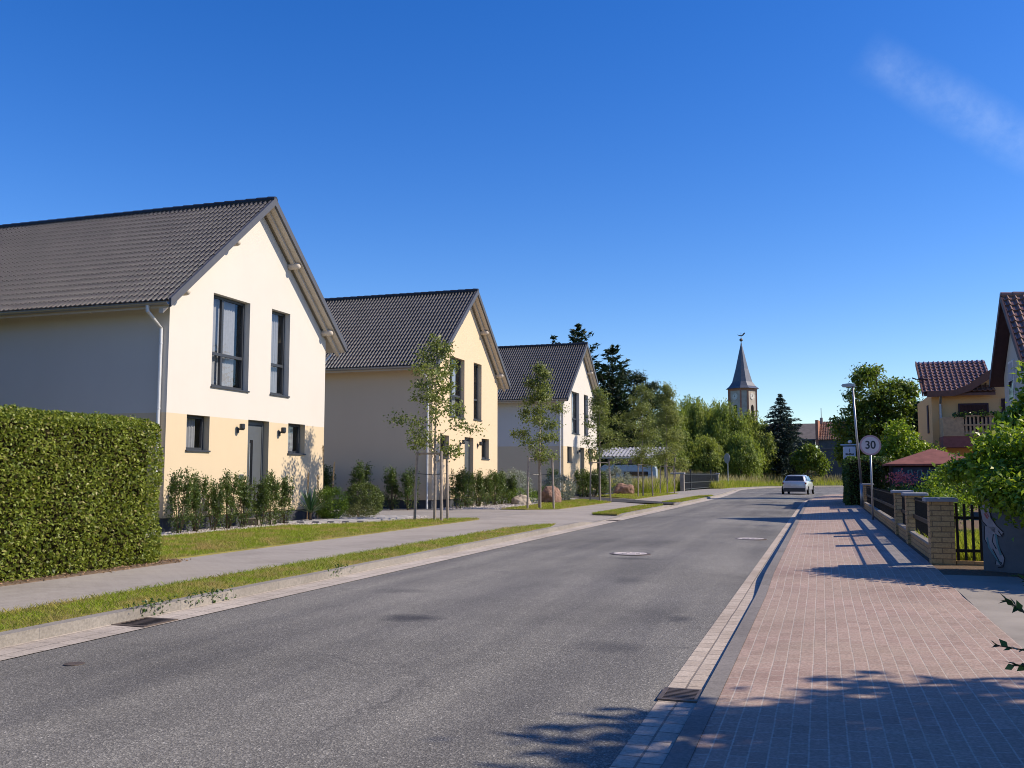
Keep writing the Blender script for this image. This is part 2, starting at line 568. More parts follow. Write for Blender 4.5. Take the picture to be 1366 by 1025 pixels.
M['bright'] = leaf_mat('bright_shrub_leaf', (.05, .11, .008), (.19, .28, .03), .3, .45, .3)
M['box'] = leaf_mat('box_leaf', (.035, .06, .012), (.15, .19, .05), .25, .45, .35)
M['low'] = leaf_mat('low_shrub_leaf', (.05, .07, .022), (.17, .18, .07), .25, .6, .2)
M['silver'] = leaf_mat('silver_leaf', (.12, .15, .125), (.36, .39, .34), .2, .55, .3)
M['agave'] = leaf_mat('yucca_leaf', (.025, .07, .03), (.07, .13, .055), .1, .4, .45)
M['street'] = leaf_mat('street_tree_leaf', (.055, .085, .016), (.25, .29, .085), .3, .45, .35)
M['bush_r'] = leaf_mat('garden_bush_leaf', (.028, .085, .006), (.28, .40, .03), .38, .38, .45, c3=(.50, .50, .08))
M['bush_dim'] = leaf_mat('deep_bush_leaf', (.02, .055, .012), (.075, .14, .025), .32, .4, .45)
M['bigtree'] = leaf_mat('broad_tree_leaf', (.016, .042, .006), (.19, .26, .03), .38, .42, .4)
M['willow'] = leaf_mat('willow_leaf', (.04, .072, .010), (.28, .35, .07), .42, .5, .3)
M['willow2'] = leaf_mat('willow_leaf_yellow', (.05, .082, .012), (.34, .395, .08), .42, .5, .3)
M['birch'] = leaf_mat('birch_leaf', (.06, .085, .02), (.30, .33, .12), .42, .5, .3)
M['spruce'] = leaf_mat('spruce_needles', (.012, .026, .022), (.045, .075, .065), .1, .6, .25)
M['conifer'] = leaf_mat('conifer_spray', (.008, .020, .010), (.030, .058, .022), .12, .55, .25)
M['cedar'] = leaf_mat('cedar_spray', (.010, .022, .010), (.05, .075, .028), .15, .55, .25)
M['grass'] = leaf_mat('lawn_blade', (.13, .21, .010), (.29, .36, .030), .35, .55, .2, patch=(1.5, (.42, .28, .12), .45))
M['meadow'] = leaf_mat('meadow_blade', (.17, .22, .015), (.36, .40, .06), .4, .6, .15, patch=(.25, (.33, .30, .10), .5))
M['seed'] = leaf_mat('meadow_seed_head', (.33, .28, .14), (.52, .45, .27), .3, .8, .1)
M['pampas'] = leaf_mat('pampas_plume', (.48, .33, .18), (.68, .50, .30), .35, .8, .1)
M['flower'] = leaf_mat('pink_flower', (.45, .06, .09), (.75, .22, .25), .3, .6, .2)
M['ivy'] = leaf_mat('ivy_leaf', (.03, .06, .015), (.10, .13, .04), .25, .4, .4)
M['brick_y'] = brick_mat('yellow_clinker', (.46, .29, .13), (.56, .37, .18), (.20, .14, .085), .25, .078, .008, rot=(R(90), 0, 0), var=.13, wear=(.4, .27, .14), wearf=.4, bump=.6)
M['brick_yx'] = brick_mat('yellow_clinker_side', (.46, .29, .13), (.56, .37, .18), (.20, .14, .085), .25, .078, .008, rot=(R(-90), R(-90), 0), var=.13, wear=(.4, .27, .14), wearf=.4, bump=.6)
M['cap'] = plain('grey_cap_stone', (.30, .30, .315), .8, .3, var=.2, scale=8, bump=.3)
M['wood_dark'] = plain('dark_stained_wood', (.011, .010, .010), .6, .3, var=.3, scale=9)
M['grey_wall'] = plain('weathered_grey_render', (.115, .12, .132), .85, .25, var=.22, scale=2.2, bump=.4)
# ------------------------------------------------------------------ the ground, the road and its edges
def sheet(name, pts, z, mat, parent=None):
    mb = MB(); mb.poly(pts, z)
    return structure(mb.build(name, mat, parent, fix=False))


def grid_sheet(name, x0, x1, y0, y1, nx, ny, zf, mat):
    xs, ys = np.linspace(x0, x1, nx), np.linspace(y0, y1, ny)
    mb = MB()
    mb.add([(x, y, zf(x, y)) for y in ys for x in xs],
           [(j * nx + i, j * nx + i + 1, (j + 1) * nx + i + 1, (j + 1) * nx + i) for j in range(ny - 1) for i in range(nx - 1)])
    return structure(mb.build(name, mat, fix=False, smooth=True))


sheet('ground', [(-2500, -2500), (2500, -2500), (2500, 2500), (-2500, 2500)], -.06, M['ground'])

# the road runs straight and bends to the right at its far end
LE = [(-6.36, -12), (-6.36, 55), (-6.5, 68), (-7.1, 84), (-7.6, 96), (-7.2, 106), (-5.6, 116), (-2.5, 124), (3, 131), (12, 138), (30, 146), (60, 152)]
RE = [(-1.08, -12), (-1.08, 50), (-.95, 58), (-.55, 65), (.5, 72), (2.2, 79), (5, 87), (10, 96), (18, 106), (30, 116), (45, 124), (66, 130)]


def smooth_path(p, n=6):
    out = []
    for i in range(len(p) - 1):
        p0, p1, p2, p3 = [np.array(p[max(0, min(len(p) - 1, i + k))], float) for k in (-1, 0, 1, 2)]
        for t in np.linspace(0, 1, n, endpoint=False):
            out.append(tuple(.5 * ((2 * p1) + (-p0 + p2) * t + (2 * p0 - 5 * p1 + 4 * p2 - p3) * t * t + (-p0 + 3 * p1 - 3 * p2 + p3) * t ** 3)))
    out.append(tuple(p[-1]))
    return out


LEs, REs = [LE[0]] + smooth_path(LE[1:]), [RE[0]] + smooth_path(RE[1:])


def offset(path, d):
    out = []
    for i, p in enumerate(path):
        a, b = path[max(0, i - 1)], path[min(len(path) - 1, i + 1)]
        t = np.array([b[0] - a[0], b[1] - a[1]]); t /= np.linalg.norm(t)
        out.append((p[0] - t[1] * d, p[1] + t[0] * d))       # d > 0 is to the left of travel
    return out


def strip(name, pa, pb, za, zb, mat, drop=None):
    """band between two paths; za/zb heights; drop closes the outer side down to that height"""
    mb = MB()
    n = len(pa)
    fa = za if callable(za) else (lambda x, y: za)
    fb = zb if callable(zb) else (lambda x, y: zb)
    vs = [(x, y, fa(x, y)) for x, y in pa] + [(x, y, fb(x, y)) for x, y in pb]
    mb.add(vs, [(i, i + 1, n + i + 1, n + i) for i in range(n - 1)])
    if drop is not None:
        mb.add([(x, y, fa(x, y)) for x, y in pa] + [(x, y, drop) for x, y in pa], [(i, n + i, n + i + 1, i + 1) for i in range(n - 1)])
    return structure(mb.build(name, mat, fix=False))


mb = MB()
nl = len(LEs)
vs = []
for i in range(nl):
    a, b = np.array(LEs[i]), np.array(REs[i])
    for k in range(7):
        t = k / 6
        p = a * (1 - t) + b * t
        vs.append((p[0], p[1], .045 * (1 - (2 * t - 1) ** 2)))
mb.add(vs, [(i * 7 + k, i * 7 + k + 1, (i + 1) * 7 + k + 1, (i + 1) * 7 + k) for i in range(nl - 1) for k in range(6)])
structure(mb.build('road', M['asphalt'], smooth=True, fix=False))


def dense(path, step=.5, upto=80):
    out = [path[0]]
    for a, b in zip(path[:-1], path[1:]):
        L = math.hypot(b[0] - a[0], b[1] - a[1])
        n = max(1, int(L / step)) if a[1] < upto else 1
        for k in range(1, n + 1):
            out.append((a[0] + (b[0] - a[0]) * k / n, a[1] + (b[1] - a[1]) * k / n))
    return out


LD, RD = dense(LEs), dense(REs)
DROPS = [(29.0, 33.0), (46.0, 47.6)]              # dropped kerbs at the driveways on the left


def kerb_l(x, y):
    h = .115
    for a, b in DROPS:
        if a - 1.2 < y < b + 1.2:
            t = 1 if a <= y <= b else (1.2 - (a - y if y < a else y - b)) / 1.2
            h = .115 - .085 * t
    return h + .006 * math.sin(y * 1.9) * .4


def kerb_r(x, y):
    if y < 12.2:
        return .035
    if y < 14.2:
        return .035 + .075 * (y - 12.2) / 2
    return .11


strip('gutter', LD, offset(LD, .45), .006, .012, M['gutter_l'])
ko = offset(LD, .45)
strip('kerb', ko, offset(LD, .60), kerb_l, kerb_l, M['kerb'], drop=-.02)
strip('gutter_setts', offset(RD, -.27), RD, .006, .006, M['gutter_r'])
strip('kerb_edge', offset(RD, -.27), offset(RD, -.39), kerb_r, kerb_r, M['kerb_dark'], drop=-.02)

# left pavement, grass strips and house plots
BACK_L = offset(LD, 3.84)
strip('pavement', offset(LD, .60), BACK_L, lambda x, y: kerb_l(x, y) - .004, .112, M['pavers_grey'])
sheet('garden_ground', [(-75, -12), (-10.2, -12), (-10.2, 70), (-11.3, 84), (-11.6, 96), (-75, 96)], .095, M['lawn_soil'])
sheet('driveway', [(-10.2, 24), (-10.2, 37.5), (-22, 37.5), (-22, 24)], .105, M['driveway'])
sheet('driveway', [(-10.2, 47), (-10.2, 56), (-22, 56), (-22, 47)], .106, M['driveway'])


# right pavement rises gently from its kerb to the garden fences
def right_z(x, y):
    e = -.66
    return kerb_r(x, y) - .004 + .04 * min(max(x - e, 0), 2.4)


RP = [p for p in RD if p[1] < 70]
strip('pavement_red', [(x, y) for x, y in offset(RP, -.39)], [(1.5, y) for x, y in RP], right_z, lambda x, y: right_z(1.5, y), M['pavers_red'])
strip('pavement_repair', [(.93, y) for y in np.linspace(14.6, 40, 30)], [(1.49, y) for y in np.linspace(14.6, 40, 30)],
      lambda x, y: right_z(x, y) + .005, lambda x, y: right_z(x, y) + .005, M['pavers_mixed'])
grid_sheet('garden_soil', 1.5, 60, 13.9, 78, 30, 40, lambda x, y: .185 if x > 1.6 else right_z(1.5, y) - .002, M['soil'])
grid_sheet('driveway_right', 1.5, 30, -12, 13.9, 20, 20, lambda x, y: right_z(1.5, y) + .0, M['concrete'])

# dark diagonal band laid across the left pavement by the third house
strip('dark_crossing_band', [(-6.95, 46.0), (-7.9, 46.8), (-10.2, 48.5), (-14.6, 56.5)], [(-6.95, 48.0), (-7.9, 49.6), (-10.2, 53.2), (-14.6, 60.8)], .122, .122, M['dark_band'])

# lawns, grass strips, gravel
LAWN1 = [(-10.2, 12.7), (-10.2, 27.6), (-10.35, 28.4), (-11.2, 28.0), (-12.1, 27.0), (-12.6, 24.6), (-13.3, 23.4), (-14.0, 22.8), (-14.1, 12.7)]
LAWN2 = [(-10.2, 37.6), (-10.2, 47.6), (-10.9, 49.2), (-13.0, 52.6), (-13.4, 46), (-12.6, 42), (-12.45, 36.6), (-11.4, 36.6)]
LAWN3 = [(-10.2, 54.0), (-10.3, 72.0), (-14.2, 72.0), (-14.2, 61.6), (-11.9, 57.6)]
STRIPS = [(-8, 26.2), (33.4, 45.2), (49.0, 66.5)]
for k, pts in enumerate((LAWN1, LAWN2, LAWN3)):
    mb = MB(); mb.slab(pts, .09, .135)
    structure(mb.build('lawn', M['lawn_soil']))
for a, b in STRIPS:
    pts = [(-6.97, a), (-6.97, b - 1.6), (-7.25, b), (-7.5, b - .6), (-7.86, b - 2.4), (-7.86, a)]
    mb = MB(); mb.slab(pts, .08, .128)
    structure(mb.build('grass_strip', M['lawn_soil']))
mb = MB(); mb.slab([(-14.1, 12.7), (-14.1, 23.0), (-13.3, 23.6), (-12.7, 24.8), (-12.2, 27.2), (-12.6, 29.6), (-15.0, 33.0), (-19, 34.0), (-19, 12.7)], .08, .125)
structure(mb.build('gravel_bed', M['gravel']))
mb = MB(); mb.slab([(-12.45, 36.7), (-12.6, 42), (-13.4, 46), (-13.2, 52), (-15.3, 55), (-22, 55), (-22, 35.3), (-14, 35.3)], .08, .127)
structure(mb.build('gravel_bed', M['gravel']))
mb = MB(); mb.slab([(-14.2, 61.8), (-14.2, 72), (-24, 74), (-24, 56.6), (-15.1, 56.6)], .08, .127)
structure(mb.build('gravel_bed', M['gravel']))
mb = MB(); mb.slab([(-9.80, 3), (-9.80, 12.95), (-10.3, 13.45), (-11.6, 13.3), (-11.6, 3)], .08, .128)
structure(mb.build('planting_soil', M['soil']))
mb = MB(); mb.slab([(-7.6, 70), (-7.9, 95), (-10.4, 100), (-11.5, 92), (-11.6, 76), (-10.4, 70)], .05, .119)
structure(mb.build('gravel_apron', M['gravel']))


# ------------------------------------------------------------------ grass blades
def in_poly(x, y, poly):
    c = np.zeros(len(x), bool)
    j = len(poly) - 1
    for i in range(len(poly)):
        xi, yi = poly[i]; xj, yj = poly[j]
        hit = ((yi > y) != (yj > y)) & (x < (xj - xi) * (y - yi) / (yj - yi + 1e-12) + xi)
        c ^= hit
        j = i
    return c


def blades(name, poly, n, z, h, w, mat, zf=None, near_bias=0, lean=.45):
    p = np.array(poly)
    lo, hi = p.min(0), p.max(0)
    xy = rng.uniform(lo, hi, (n * 3, 2))
    if near_bias:
        t = rng.uniform(0, 1, n * 3) ** (1 + near_bias)
        xy[:, 1] = lo[1] + t * (hi[1] - lo[1])
    xy = xy[in_poly(xy[:, 0], xy[:, 1], poly)][:n]
    n = len(xy)
    zz = np.full(n, z) if zf is None else zf(xy[:, 0], xy[:, 1])
    c = np.column_stack([xy, zz])
    a = rng.uniform(0, 2 * np.pi, n)
    s = np.column_stack([np.cos(a), np.sin(a), np.zeros(n)])
    H = h * rng.uniform(.45, 1.3, n)
    tip = np.column_stack([rng.normal(0, lean, n), rng.normal(0, lean, n), np.ones(n)]) * H[:, None]
    W = (w * rng.uniform(.6, 1.4, n))[:, None]
    v = np.stack([c - s * W * .5, c + s * W * .5, c + tip * .55 + s * W * .35 + np.array([0, 0, .1]) * H[:, None], c + tip], axis=1).reshape(-1, 3)
    o = link(name, np_mesh(name, v, 4, mat))
    o['kind'] = 'stuff'
    return o


for a, b in STRIPS:
    pts = [(-6.93, max(a, 4)), (-6.93, b - 1.6), (-7.22, b), (-7.5, b - .6), (-7.89, b - 2.4), (-7.89, max(a, 4))]
    blades('grass', pts, 30000 if a < 5 else 9000, .12, .05 if a < 5 else .055, .006 if a < 5 else .014, M['grass'], near_bias=.8 if a < 5 else .3, lean=.6)
blades('grass', LAWN1, 42000, .132, .052, .009, M['grass'], near_bias=.2, lean=.6)
blades('grass', LAWN2, 12000, .132, .06, .016, M['grass'], lean=.6)
blades('grass', LAWN3, 7000, .132, .07, .022, M['grass'], lean=.6)


# meadow: a low bank beyond the bend and rough grass beside the gate
def bank_z(x, y):
    """distance beyond the outer road edge lifts the ground"""
    P = np.array(LEs[6:])
    x = np.atleast_1d(np.asarray(x, float)); y = np.atleast_1d(np.asarray(y, float))
    d = np.min(np.hypot(x[:, None] - P[None, :, 0], y[:, None] - P[None, :, 1]), axis=1)
    return .03 + 1.35 * np.clip((d - 1.2) / 13, 0, 1) ** 1.2


o3 = offset(LEs, .9)
far = [p for p in o3 if p[1] > 97]
rows = [offset(far, d) for d in (0, 1.5, 4, 8, 14, 30, 60)]
mb = MB()
n = len(far)
vs = []
for r_i, r_ in enumerate(rows):
    zz = bank_z([p[0] for p in r_], [p[1] for p in r_])
    vs += [(p[0], p[1], z) for p, z in zip(r_, zz)]
mb.add(vs, [(j * n + i, j * n + i + 1, (j + 1) * n + i + 1, (j + 1) * n + i) for j in range(len(rows) - 1) for i in range(n - 1)])
structure(mb.build('meadow', M['ground'], smooth=True, fix=False))
outer = offset(far, 1.2)
inner = offset(far, 17)
MEADOW = outer + inner[::-1]
blades('meadow_grass', MEADOW, 42000, 0, .55, .035, M['meadow'], zf=bank_z, lean=.25)
blades('seed_grass', offset(far, 2.2) + inner[::-1], 16000, 0, .85, .02, M['seed'], zf=lambda x, y: bank_z(x, y) + .28, lean=.2)
RG = [(-11.9, 71.5), (-11.9, 84.5), (-13, 96), (-30, 96), (-30, 76), (-14.4, 74)]
blades('meadow_grass', RG, 26000, .1, .95, .024, M['meadow'], lean=.22)
blades('seed_grass', RG, 12000, .45, .85, .016, M['seed'], lean=.2)
# verge beyond the gravel apron
blades('meadow_grass', [(-9.6, 98), (-9.4, 106), (-7.8, 114), (-12, 118), (-15, 100)], 9000, .1, .7, .03, M['meadow'], lean=.25)
# weeds that hang over the kerb
c = np.column_stack([rng.normal(-6.84, .05, 380), rng.choice([8.4, 8.6, 9.3, 9.7, 12.6], 380) + rng.normal(0, .16, 380), rng.uniform(.02, .17, 380)])
w = link('weeds', np_mesh('weeds', leaves(c, rng.normal(size=(380, 3)) + np.array([.6, 0, -.2]), .045, .5), 4, M['bush_dim']))
w['kind'] = 'stuff'
# dry litter under the hedge
c = np.column_stack([rng.normal(-9.98, .13, 900), rng.uniform(4, 13.2, 900), rng.uniform(.125, .14, 900)])
w = link('leaf_litter', np_mesh('leaf_litter', leaves(c, rng.normal(size=(900, 3)), .045, .5), 4, leaf_mat('dry_leaf', (.16, .10, .06), (.36, .24, .15), .1, .8, .1)))
w['kind'] = 'stuff'
# pebbles on the gravel beds
def pebble_field(poly, n, z, s):
    p = np.array(poly); lo, hi = p.min(0), p.max(0)
    xy = rng.uniform(lo, hi, (n * 3, 2)); xy = xy[in_poly(xy[:, 0], xy[:, 1], poly)][:n]
    k = len(xy)
    c = np.column_stack([xy, np.full(k, z)])
    T = np.array([(1, 0, 0), (-.4, .9, 0), (-.5, -.85, 0), (0, 0, .8)])
    a = rng.uniform(0, 6.28, k); S = s * rng.uniform(.5, 1.4, k)
    ca, sa = np.cos(a), np.sin(a)
    out = []
    V = np.stack([np.stack([(t[0] * ca - t[1] * sa) * S, (t[0] * sa + t[1] * ca) * S, t[2] * S], 1) for t in T], 1) + c[:, None]
    tri = V[:, [0, 1, 3, 1, 2, 3, 2, 0, 3]].reshape(-1, 3)
    w = link('pebbles', np_mesh('pebbles', tri, 3, leaf_mat('pebble', (.30, .26, .235), (.58, .53, .49), 0, .8, .2)))
    w['kind'] = 'stuff'
pebble_field([(-14.1, 16), (-14.1, 23.0), (-12.7, 24.8), (-12.2, 27.2), (-12.6, 29.6), (-15.1, 29), (-15.1, 16)], 9000, .123, .028)
pebble_field([(-12.45, 36.7), (-12.6, 42), (-13.4, 46), (-13.2, 52), (-15.1, 54), (-15.1, 36)], 5000, .125, .035)

# slate strips set flush in the gravel by the first house
for k in range(6):
    x = -12.75 - k * .36
    mb = MB(); mb.bevbox(x - .11, x + .11, 24.9 - k * .22, 28.9 - k * .1, .10, .185, .008)
    tag(mb.build('slate_strip', M['slate']), ('long grey slate strip in the gravel, %s' % ['nearest the lawn', 'second from the lawn', 'third from the lawn', 'fourth from the lawn', 'fifth from the lawn', 'nearest the house'][k]), 'stepping stone', 'slate strips in the gravel')
# ------------------------------------------------------------------ the three new gabled houses
HW, HD = 7.72, 11.2                    # wall width along the road, depth away from it
APEX, SLOPE, OV_S, OV_F = 9.25, .838, .53, .46
WIN = {'w1': (1.74, 3.43, 3.71, 6.19), 'w2': (4.54, 5.54, 3.73, 6.23), 'g1': (.79, 1.73, 2.01, 2.905), 'door': (3.48, 4.53, .36, 2.92), 'g2': (5.57, 6.54, 2.03, 2.93)}
mid = HW / 2


def roof_z(y):
    return APEX - SLOPE * abs(y - mid)


def wall_top(y):
    return roof_z(y) - .30


def facade_mb():
    mb = MB()
    ys = sorted({0, HW, mid} | {v for w in WIN.values() for v in w[:2]})
    z0 = .34
    for a, b in zip(ys[:-1], ys[1:]):
        c = (a + b) / 2
        cuts = sorted([(w[2], w[3]) for w in WIN.values() if w[0] < c < w[1]])
        z = z0
        for lo, hi in cuts:
            if lo > z + 1e-6:
                mb.add([(0, a, z), (0, b, z), (0, b, lo), (0, a, lo)], [(0, 1, 2, 3)])
            z = hi
        mb.add([(0, a, z), (0, b, z), (0, b, wall_top(b)), (0, a, wall_top(a))], [(0, 1, 2, 3)])
    d = -.21
    for (a, b, lo, hi) in WIN.values():
        mb.add([(0, a, lo), (0, b, lo), (0, b, hi), (0, a, hi), (d, a, lo), (d, b, lo), (d, b, hi), (d, a, hi)],
               [(0, 4, 5, 1), (1, 5, 6, 2), (2, 6, 7, 3), (3, 7, 4, 0)])
    # side and rear walls
    e0, e1 = wall_top(0), wall_top(HW)
    mb.add([(0, 0, z0), (-HD, 0, z0), (-HD, 0, e0), (0, 0, e0)], [(0, 1, 2, 3)])
    mb.add([(0, HW, z0), (0, HW, e1), (-HD, HW, e1), (-HD, HW, z0)], [(0, 1, 2, 3)])
    mb.add([(-HD, 0, z0), (-HD, HW, z0), (-HD, HW, e1), (-HD, mid, wall_top(mid)), (-HD, 0, e0)], [(0, 1, 2, 3, 4)])
    mb.add([(-.02, 0, z0), (-HD + .02, .02, z0), (-HD + .02, HW - .02, z0), (-.02, HW, z0)], [(0, 1, 2, 3)])
    return mb


def tiles_mb(x0, x1, ylow, ymid, zmid, zlow, tw=.15, row=.29, roll=.048, lap=.024):
    """one roof slope of pantiles from the ridge (ymid,zmid) down to the eave (ylow,zlow)"""
    L = math.hypot(ymid - ylow, zmid - zlow)
    ty, tz = (ylow - ymid) / L, (zlow - zmid) / L            # down the slope
    ny, nz = (tz, -ty) if -ty * 1 > 0 else (-tz, ty)
    if nz < 0:
        ny, nz = -ny, -nz
    nt = max(1, int(round((x1 - x0) / tw)))
    tw = (x1 - x0) / nt
    prof = [(0, 0), (.30, .02), (.42, .82), (.53, 1.0), (.64, .82), (.78, .02)]
    us, hs = [], []
    for i in range(nt):
        for u, h in prof:
            us.append(x0 + (i + u) * tw); hs.append(h * roll)
    us.append(x1); hs.append(0)
    nr = max(1, int(round(L / row)))
    row = L / nr
    mb = MB()
    nu = len(us)
    vs, fs = [], []
    for r in range(nr):
        jit = [rnd.uniform(-.003, .003) for _ in range(nt + 1)]
        for (s, lift) in ((r * row, .004), ((r + 1) * row - .002, lap), ((r + 1) * row - .001, .004)):
            for i in range(nu):
                h = hs[i] + lift + jit[i // len(prof)]
                vs.append((us[i], ymid + ty * s + ny * h, zmid + tz * s + nz * h))
        b = r * 3 * nu
        for q in range(2):
            for i in range(nu - 1):
                fs.append((b + q * nu + i, b + q * nu + i + 1, b + (q + 1) * nu + i + 1, b + (q + 1) * nu + i))
    mb.add(vs, fs)
    return mb


def slope_box(mb, x0, x1, ya, za, yb, zb, t, m=0):
    """board following a slope from (ya,za) to (yb,zb), t thick measured downwards"""
    mb.add([(x0, ya, za), (x1, ya, za), (x1, yb, zb), (x0, yb, zb), (x0, ya, za - t), (x1, ya, za - t), (x1, yb, zb - t), (x0, yb, zb - t)],
           [(0, 3, 2, 1), (4, 5, 6, 7), (0, 1, 5, 4), (1, 2, 6, 5), (2, 3, 7, 6), (3, 0, 4, 7)], m)


def frame_part(name, parent, a, b, lo, hi, mull=None, trans=None, w=.075):
    x = -.20
    mb = MB()
    def bar(y0, y1, z0, z1, dx=0):
        mb.bevbox(x - .05, x + .025 + dx, y0, y1, z0, z1, .006)
    bar(a + .005, a + w, lo + .005, hi - .005); bar(b - w, b - .005, lo + .005, hi - .005)
    bar(a + w, b - w, lo + .005, lo + w); bar(a + w, b - w, hi - w, hi - .005)
    if mull:
        bar(mull - .045, mull + .045, lo + w, hi - w, .006)
    if trans:
        bar(a + w, b - w, trans - .04, trans + .04, .01)
    f = mb.build(name, M['frame'], parent)
    p = MB(); p.add([(x - .012, a + w, lo + w), (x - .012, b - w, lo + w), (x - .012, b - w, hi - w), (x - .012, a + w, hi - w)], [(0, 1, 2, 3)])
    p.build('pane', M['glass'], f, fix=False)
    # net curtain hanging behind the pane
    c = MB()
    n = 40
    y0, y1 = a + .03, b - .03 - .12 * (b - a)
    vs = []
    for i in range(n + 1):
        t = i / n
        vs += [(x - .14 + .022 * math.sin(t * (b - a) * 52) + .01 * math.sin(t * 9), y0 + (y1 - y0) * t, z) for z in (lo + .04, hi - .03)]
    c.add(vs, [(2 * i, 2 * i + 2, 2 * i + 3, 2 * i + 1) for i in range(n)])
    c.build('curtain', M['curtain'], f, smooth=True, fix=False)
    r = MB(); r.box(x - .9, x - .40, a - .2, b + .2, lo - .2, hi + .2)
    r.build('interior', M['black'], f)
    s = MB(); s.bevbox(-.185, .045, a - .025, b + .025, lo - .038, lo + .004, .006)
    s.build('sill', M['frame'], f)
    return f


def wall_lamp(parent, y, z):
    mb = MB()
    mb.bevbox(.002, .03, y - .05, y + .05, z - .13, z + .01, .01)
    mb.tube([(.03, y, z - .05), (.10, y, z - .02), (.13, y, z + .05)], .02, 6)
    mb.lathe([(.05, -.10), (.075, -.05), (.075, .06), (.06, .075)], 12, (.15, y, z + .04))
    mb.build('wall_lamp', M['metal_dark'], parent, smooth=False)


def make_house(label, wallmat):
    h = thing('gabled_house', label, 'house', group='new gabled houses')
    facade_mb().build('wall', wallmat, h, fix=False)
    p = MB(); p.box(-HD + .03, -.03, .03, HW - .03, -.1, .345)
    p.build('plinth', M['plinth'], h)
    x0, x1 = -HD - OV_F, OV_F
    ylo, yhi = -OV_S, HW + OV_S
    ze = roof_z(ylo)
    t1 = tiles_mb(x0 + .04, x1 - .02, ylo - .03, mid, APEX, roof_z(ylo - .03))
    t2 = tiles_mb(x0 + .04, x1 - .02, yhi + .03, mid, APEX, roof_z(yhi + .03))
    t1.add(t2.v, t2.f)
    roof = t1.build('roof', M['tile_dark'], h, fix=False, smooth=False)
    smooth_auto(roof)
    # boards under the tiles: soffit
    s = MB()
    for yy in (ylo, yhi):
        slope_box(s, x0 + .05, x1 - .05, mid, APEX - .05, yy, ze - .05, .14)
    s.build('soffit', M['soffit'], roof)
    for yy in (ylo, yhi):
        yq = yy + (-.03 if yy < mid else .03)
        for xa, xb in ((x1 - .049, x1 + .012), (x0 - .012, x0 + .049)):
            v = MB(); slope_box(v, xa, xb, mid, APEX + .065, yq, roof_z(yq) + .065, .22)
            v.build('verge_trim', M['trim'], roof)
    r = MB()
    k = 0
    xx = x0
    while xx < x1 - .02:
        r.lathe([(.12, xx), (.125, xx + .03), (.105, min(xx + .40, x1 + .01))], 12, (0, mid, APEX + .0), 'x')
        xx += .36
    r.build('ridge_cap', M['ridge'], roof, smooth=False)
    # purlins with rounded ends, a fly rafter on each rake, and rafter tails along the eaves
    def endcap_beam(name, y, z, wy, hz, L, par, mat):
        mb = MB()
        mb.lathe([(.02, L), (.06, L - .012), (.088, L - .05), (.10, L - .10), (.10, -.1)][::-1], 14, (0, y, z), 'x')
        mb.build(name, mat, par, smooth=True)
    for q in (1.55, 3.62):
        for sgn in (-1, 1):
            y = mid + sgn * q
            endcap_beam('purlin', y, wall_top(y) + .005, .2, .22, OV_F - .08, roof, M['soffit'])
    f = MB()
    for yy in (ylo, yhi):
        sg = -1 if yy < mid else 1
        slope_box(f, .10, .22, mid + sg * .02, APEX - .19, yy, ze - .19 + .0, .12)
    f.build('fly_rafter', M['soffit'], roof)
    for yy, sg in ((ylo, -1), (yhi, 1)):
        for i in range(13):
            x = -.35 - i * .86
            if x < -HD:
                break
            tmb = MB()
            y_in = yy - sg * .62
            slope_box(tmb, x - .045, x + .045, y_in, roof_z(y_in) - .19, yy - sg * .10, roof_z(yy - sg * .10) - .19, .09)
            tmb.build('rafter_tail', M['soffit'], roof)
    for yy, sg in ((ylo, -1), (yhi, 1)):
        g = MB()
        cy, cz = yy + sg * .075, ze - .055
        n = 9
        vs, fs = [], []
        for xx in (x0 + .03, x1 - .03):
            for i in range(n):
                a = math.pi + math.pi * i / (n - 1)
                vs.append((xx, cy + .075 * math.cos(a), cz + .075 * math.sin(a)))
            for i in range(n):
                a = math.pi + math.pi * (n - 1 - i) / (n - 1)
                vs.append((xx, cy + .07 * math.cos(a), cz + .07 * math.sin(a)))
        m2 = 2 * n
        fs = [(i, (i + 1) % m2, m2 + (i + 1) % m2, m2 + i) for i in range(m2)] + [tuple(range(m2)), tuple(range(2 * m2 - 1, m2 - 1, -1))]
        g.add(vs, fs)
        gut = g.build('gutter', M['zinc'], h)
        dp = MB()
        y_w = -.085 if sg < 0 else HW + .085
        dp.tube([(-.17, cy, cz - .06), (-.17, cy, cz - .2), (-.17, y_w, cz - .55), (-.17, y_w, -.08)], .045, 10)
        for zz in (1.2, 3.0, 4.6):
            dp.lathe([(.052, zz - .015), (.052, zz + .015)], 10, (-.17, y_w, 0))
        dp.build('downpipe', M['white_pipe'], h, smooth=False)
    a, b, lo, hi = WIN['w1']; frame_part('window', h, a, b, lo, hi, a + .66, lo + .9)
    a, b, lo, hi = WIN['w2']; frame_part('window', h, a, b, lo, hi, None, lo + .9)
    a, b, lo, hi = WIN['g1']; frame_part('window', h, a, b, lo, hi)
    a, b, lo, hi = WIN['g2']; frame_part('window', h, a, b, lo, hi)
    a, b, lo, hi = WIN['door']
    d = MB()
    d.bevbox(-.25, -.175, a + .004, a + .07, lo, hi - .004, .006); d.bevbox(-.25, -.175, b - .07, b - .004, lo, hi - .004, .006)
    d.bevbox(-.25, -.175, a + .07, b - .07, hi - .12, hi - .004, .006)
    d.bevbox(-.25, -.195, a + .075, b - .075, lo + .02, hi - .125, .006)
    door = d.build('door', M['door'], h)
    g = MB(); g.box(-.196, -.192, a + .40, a + .55, lo + .25, hi - .55); g.build('door_glass', M['glass_dark'], door)
    g = MB(); g.tube([(-.135, a + .30, lo + .35), (-.135, a + .30, hi - .65)], .018, 8)
    for zz in (lo + .5, hi - .8):
        g.tube([(-.135, a + .30, zz), (-.195, a + .30, zz)], .012, 6)
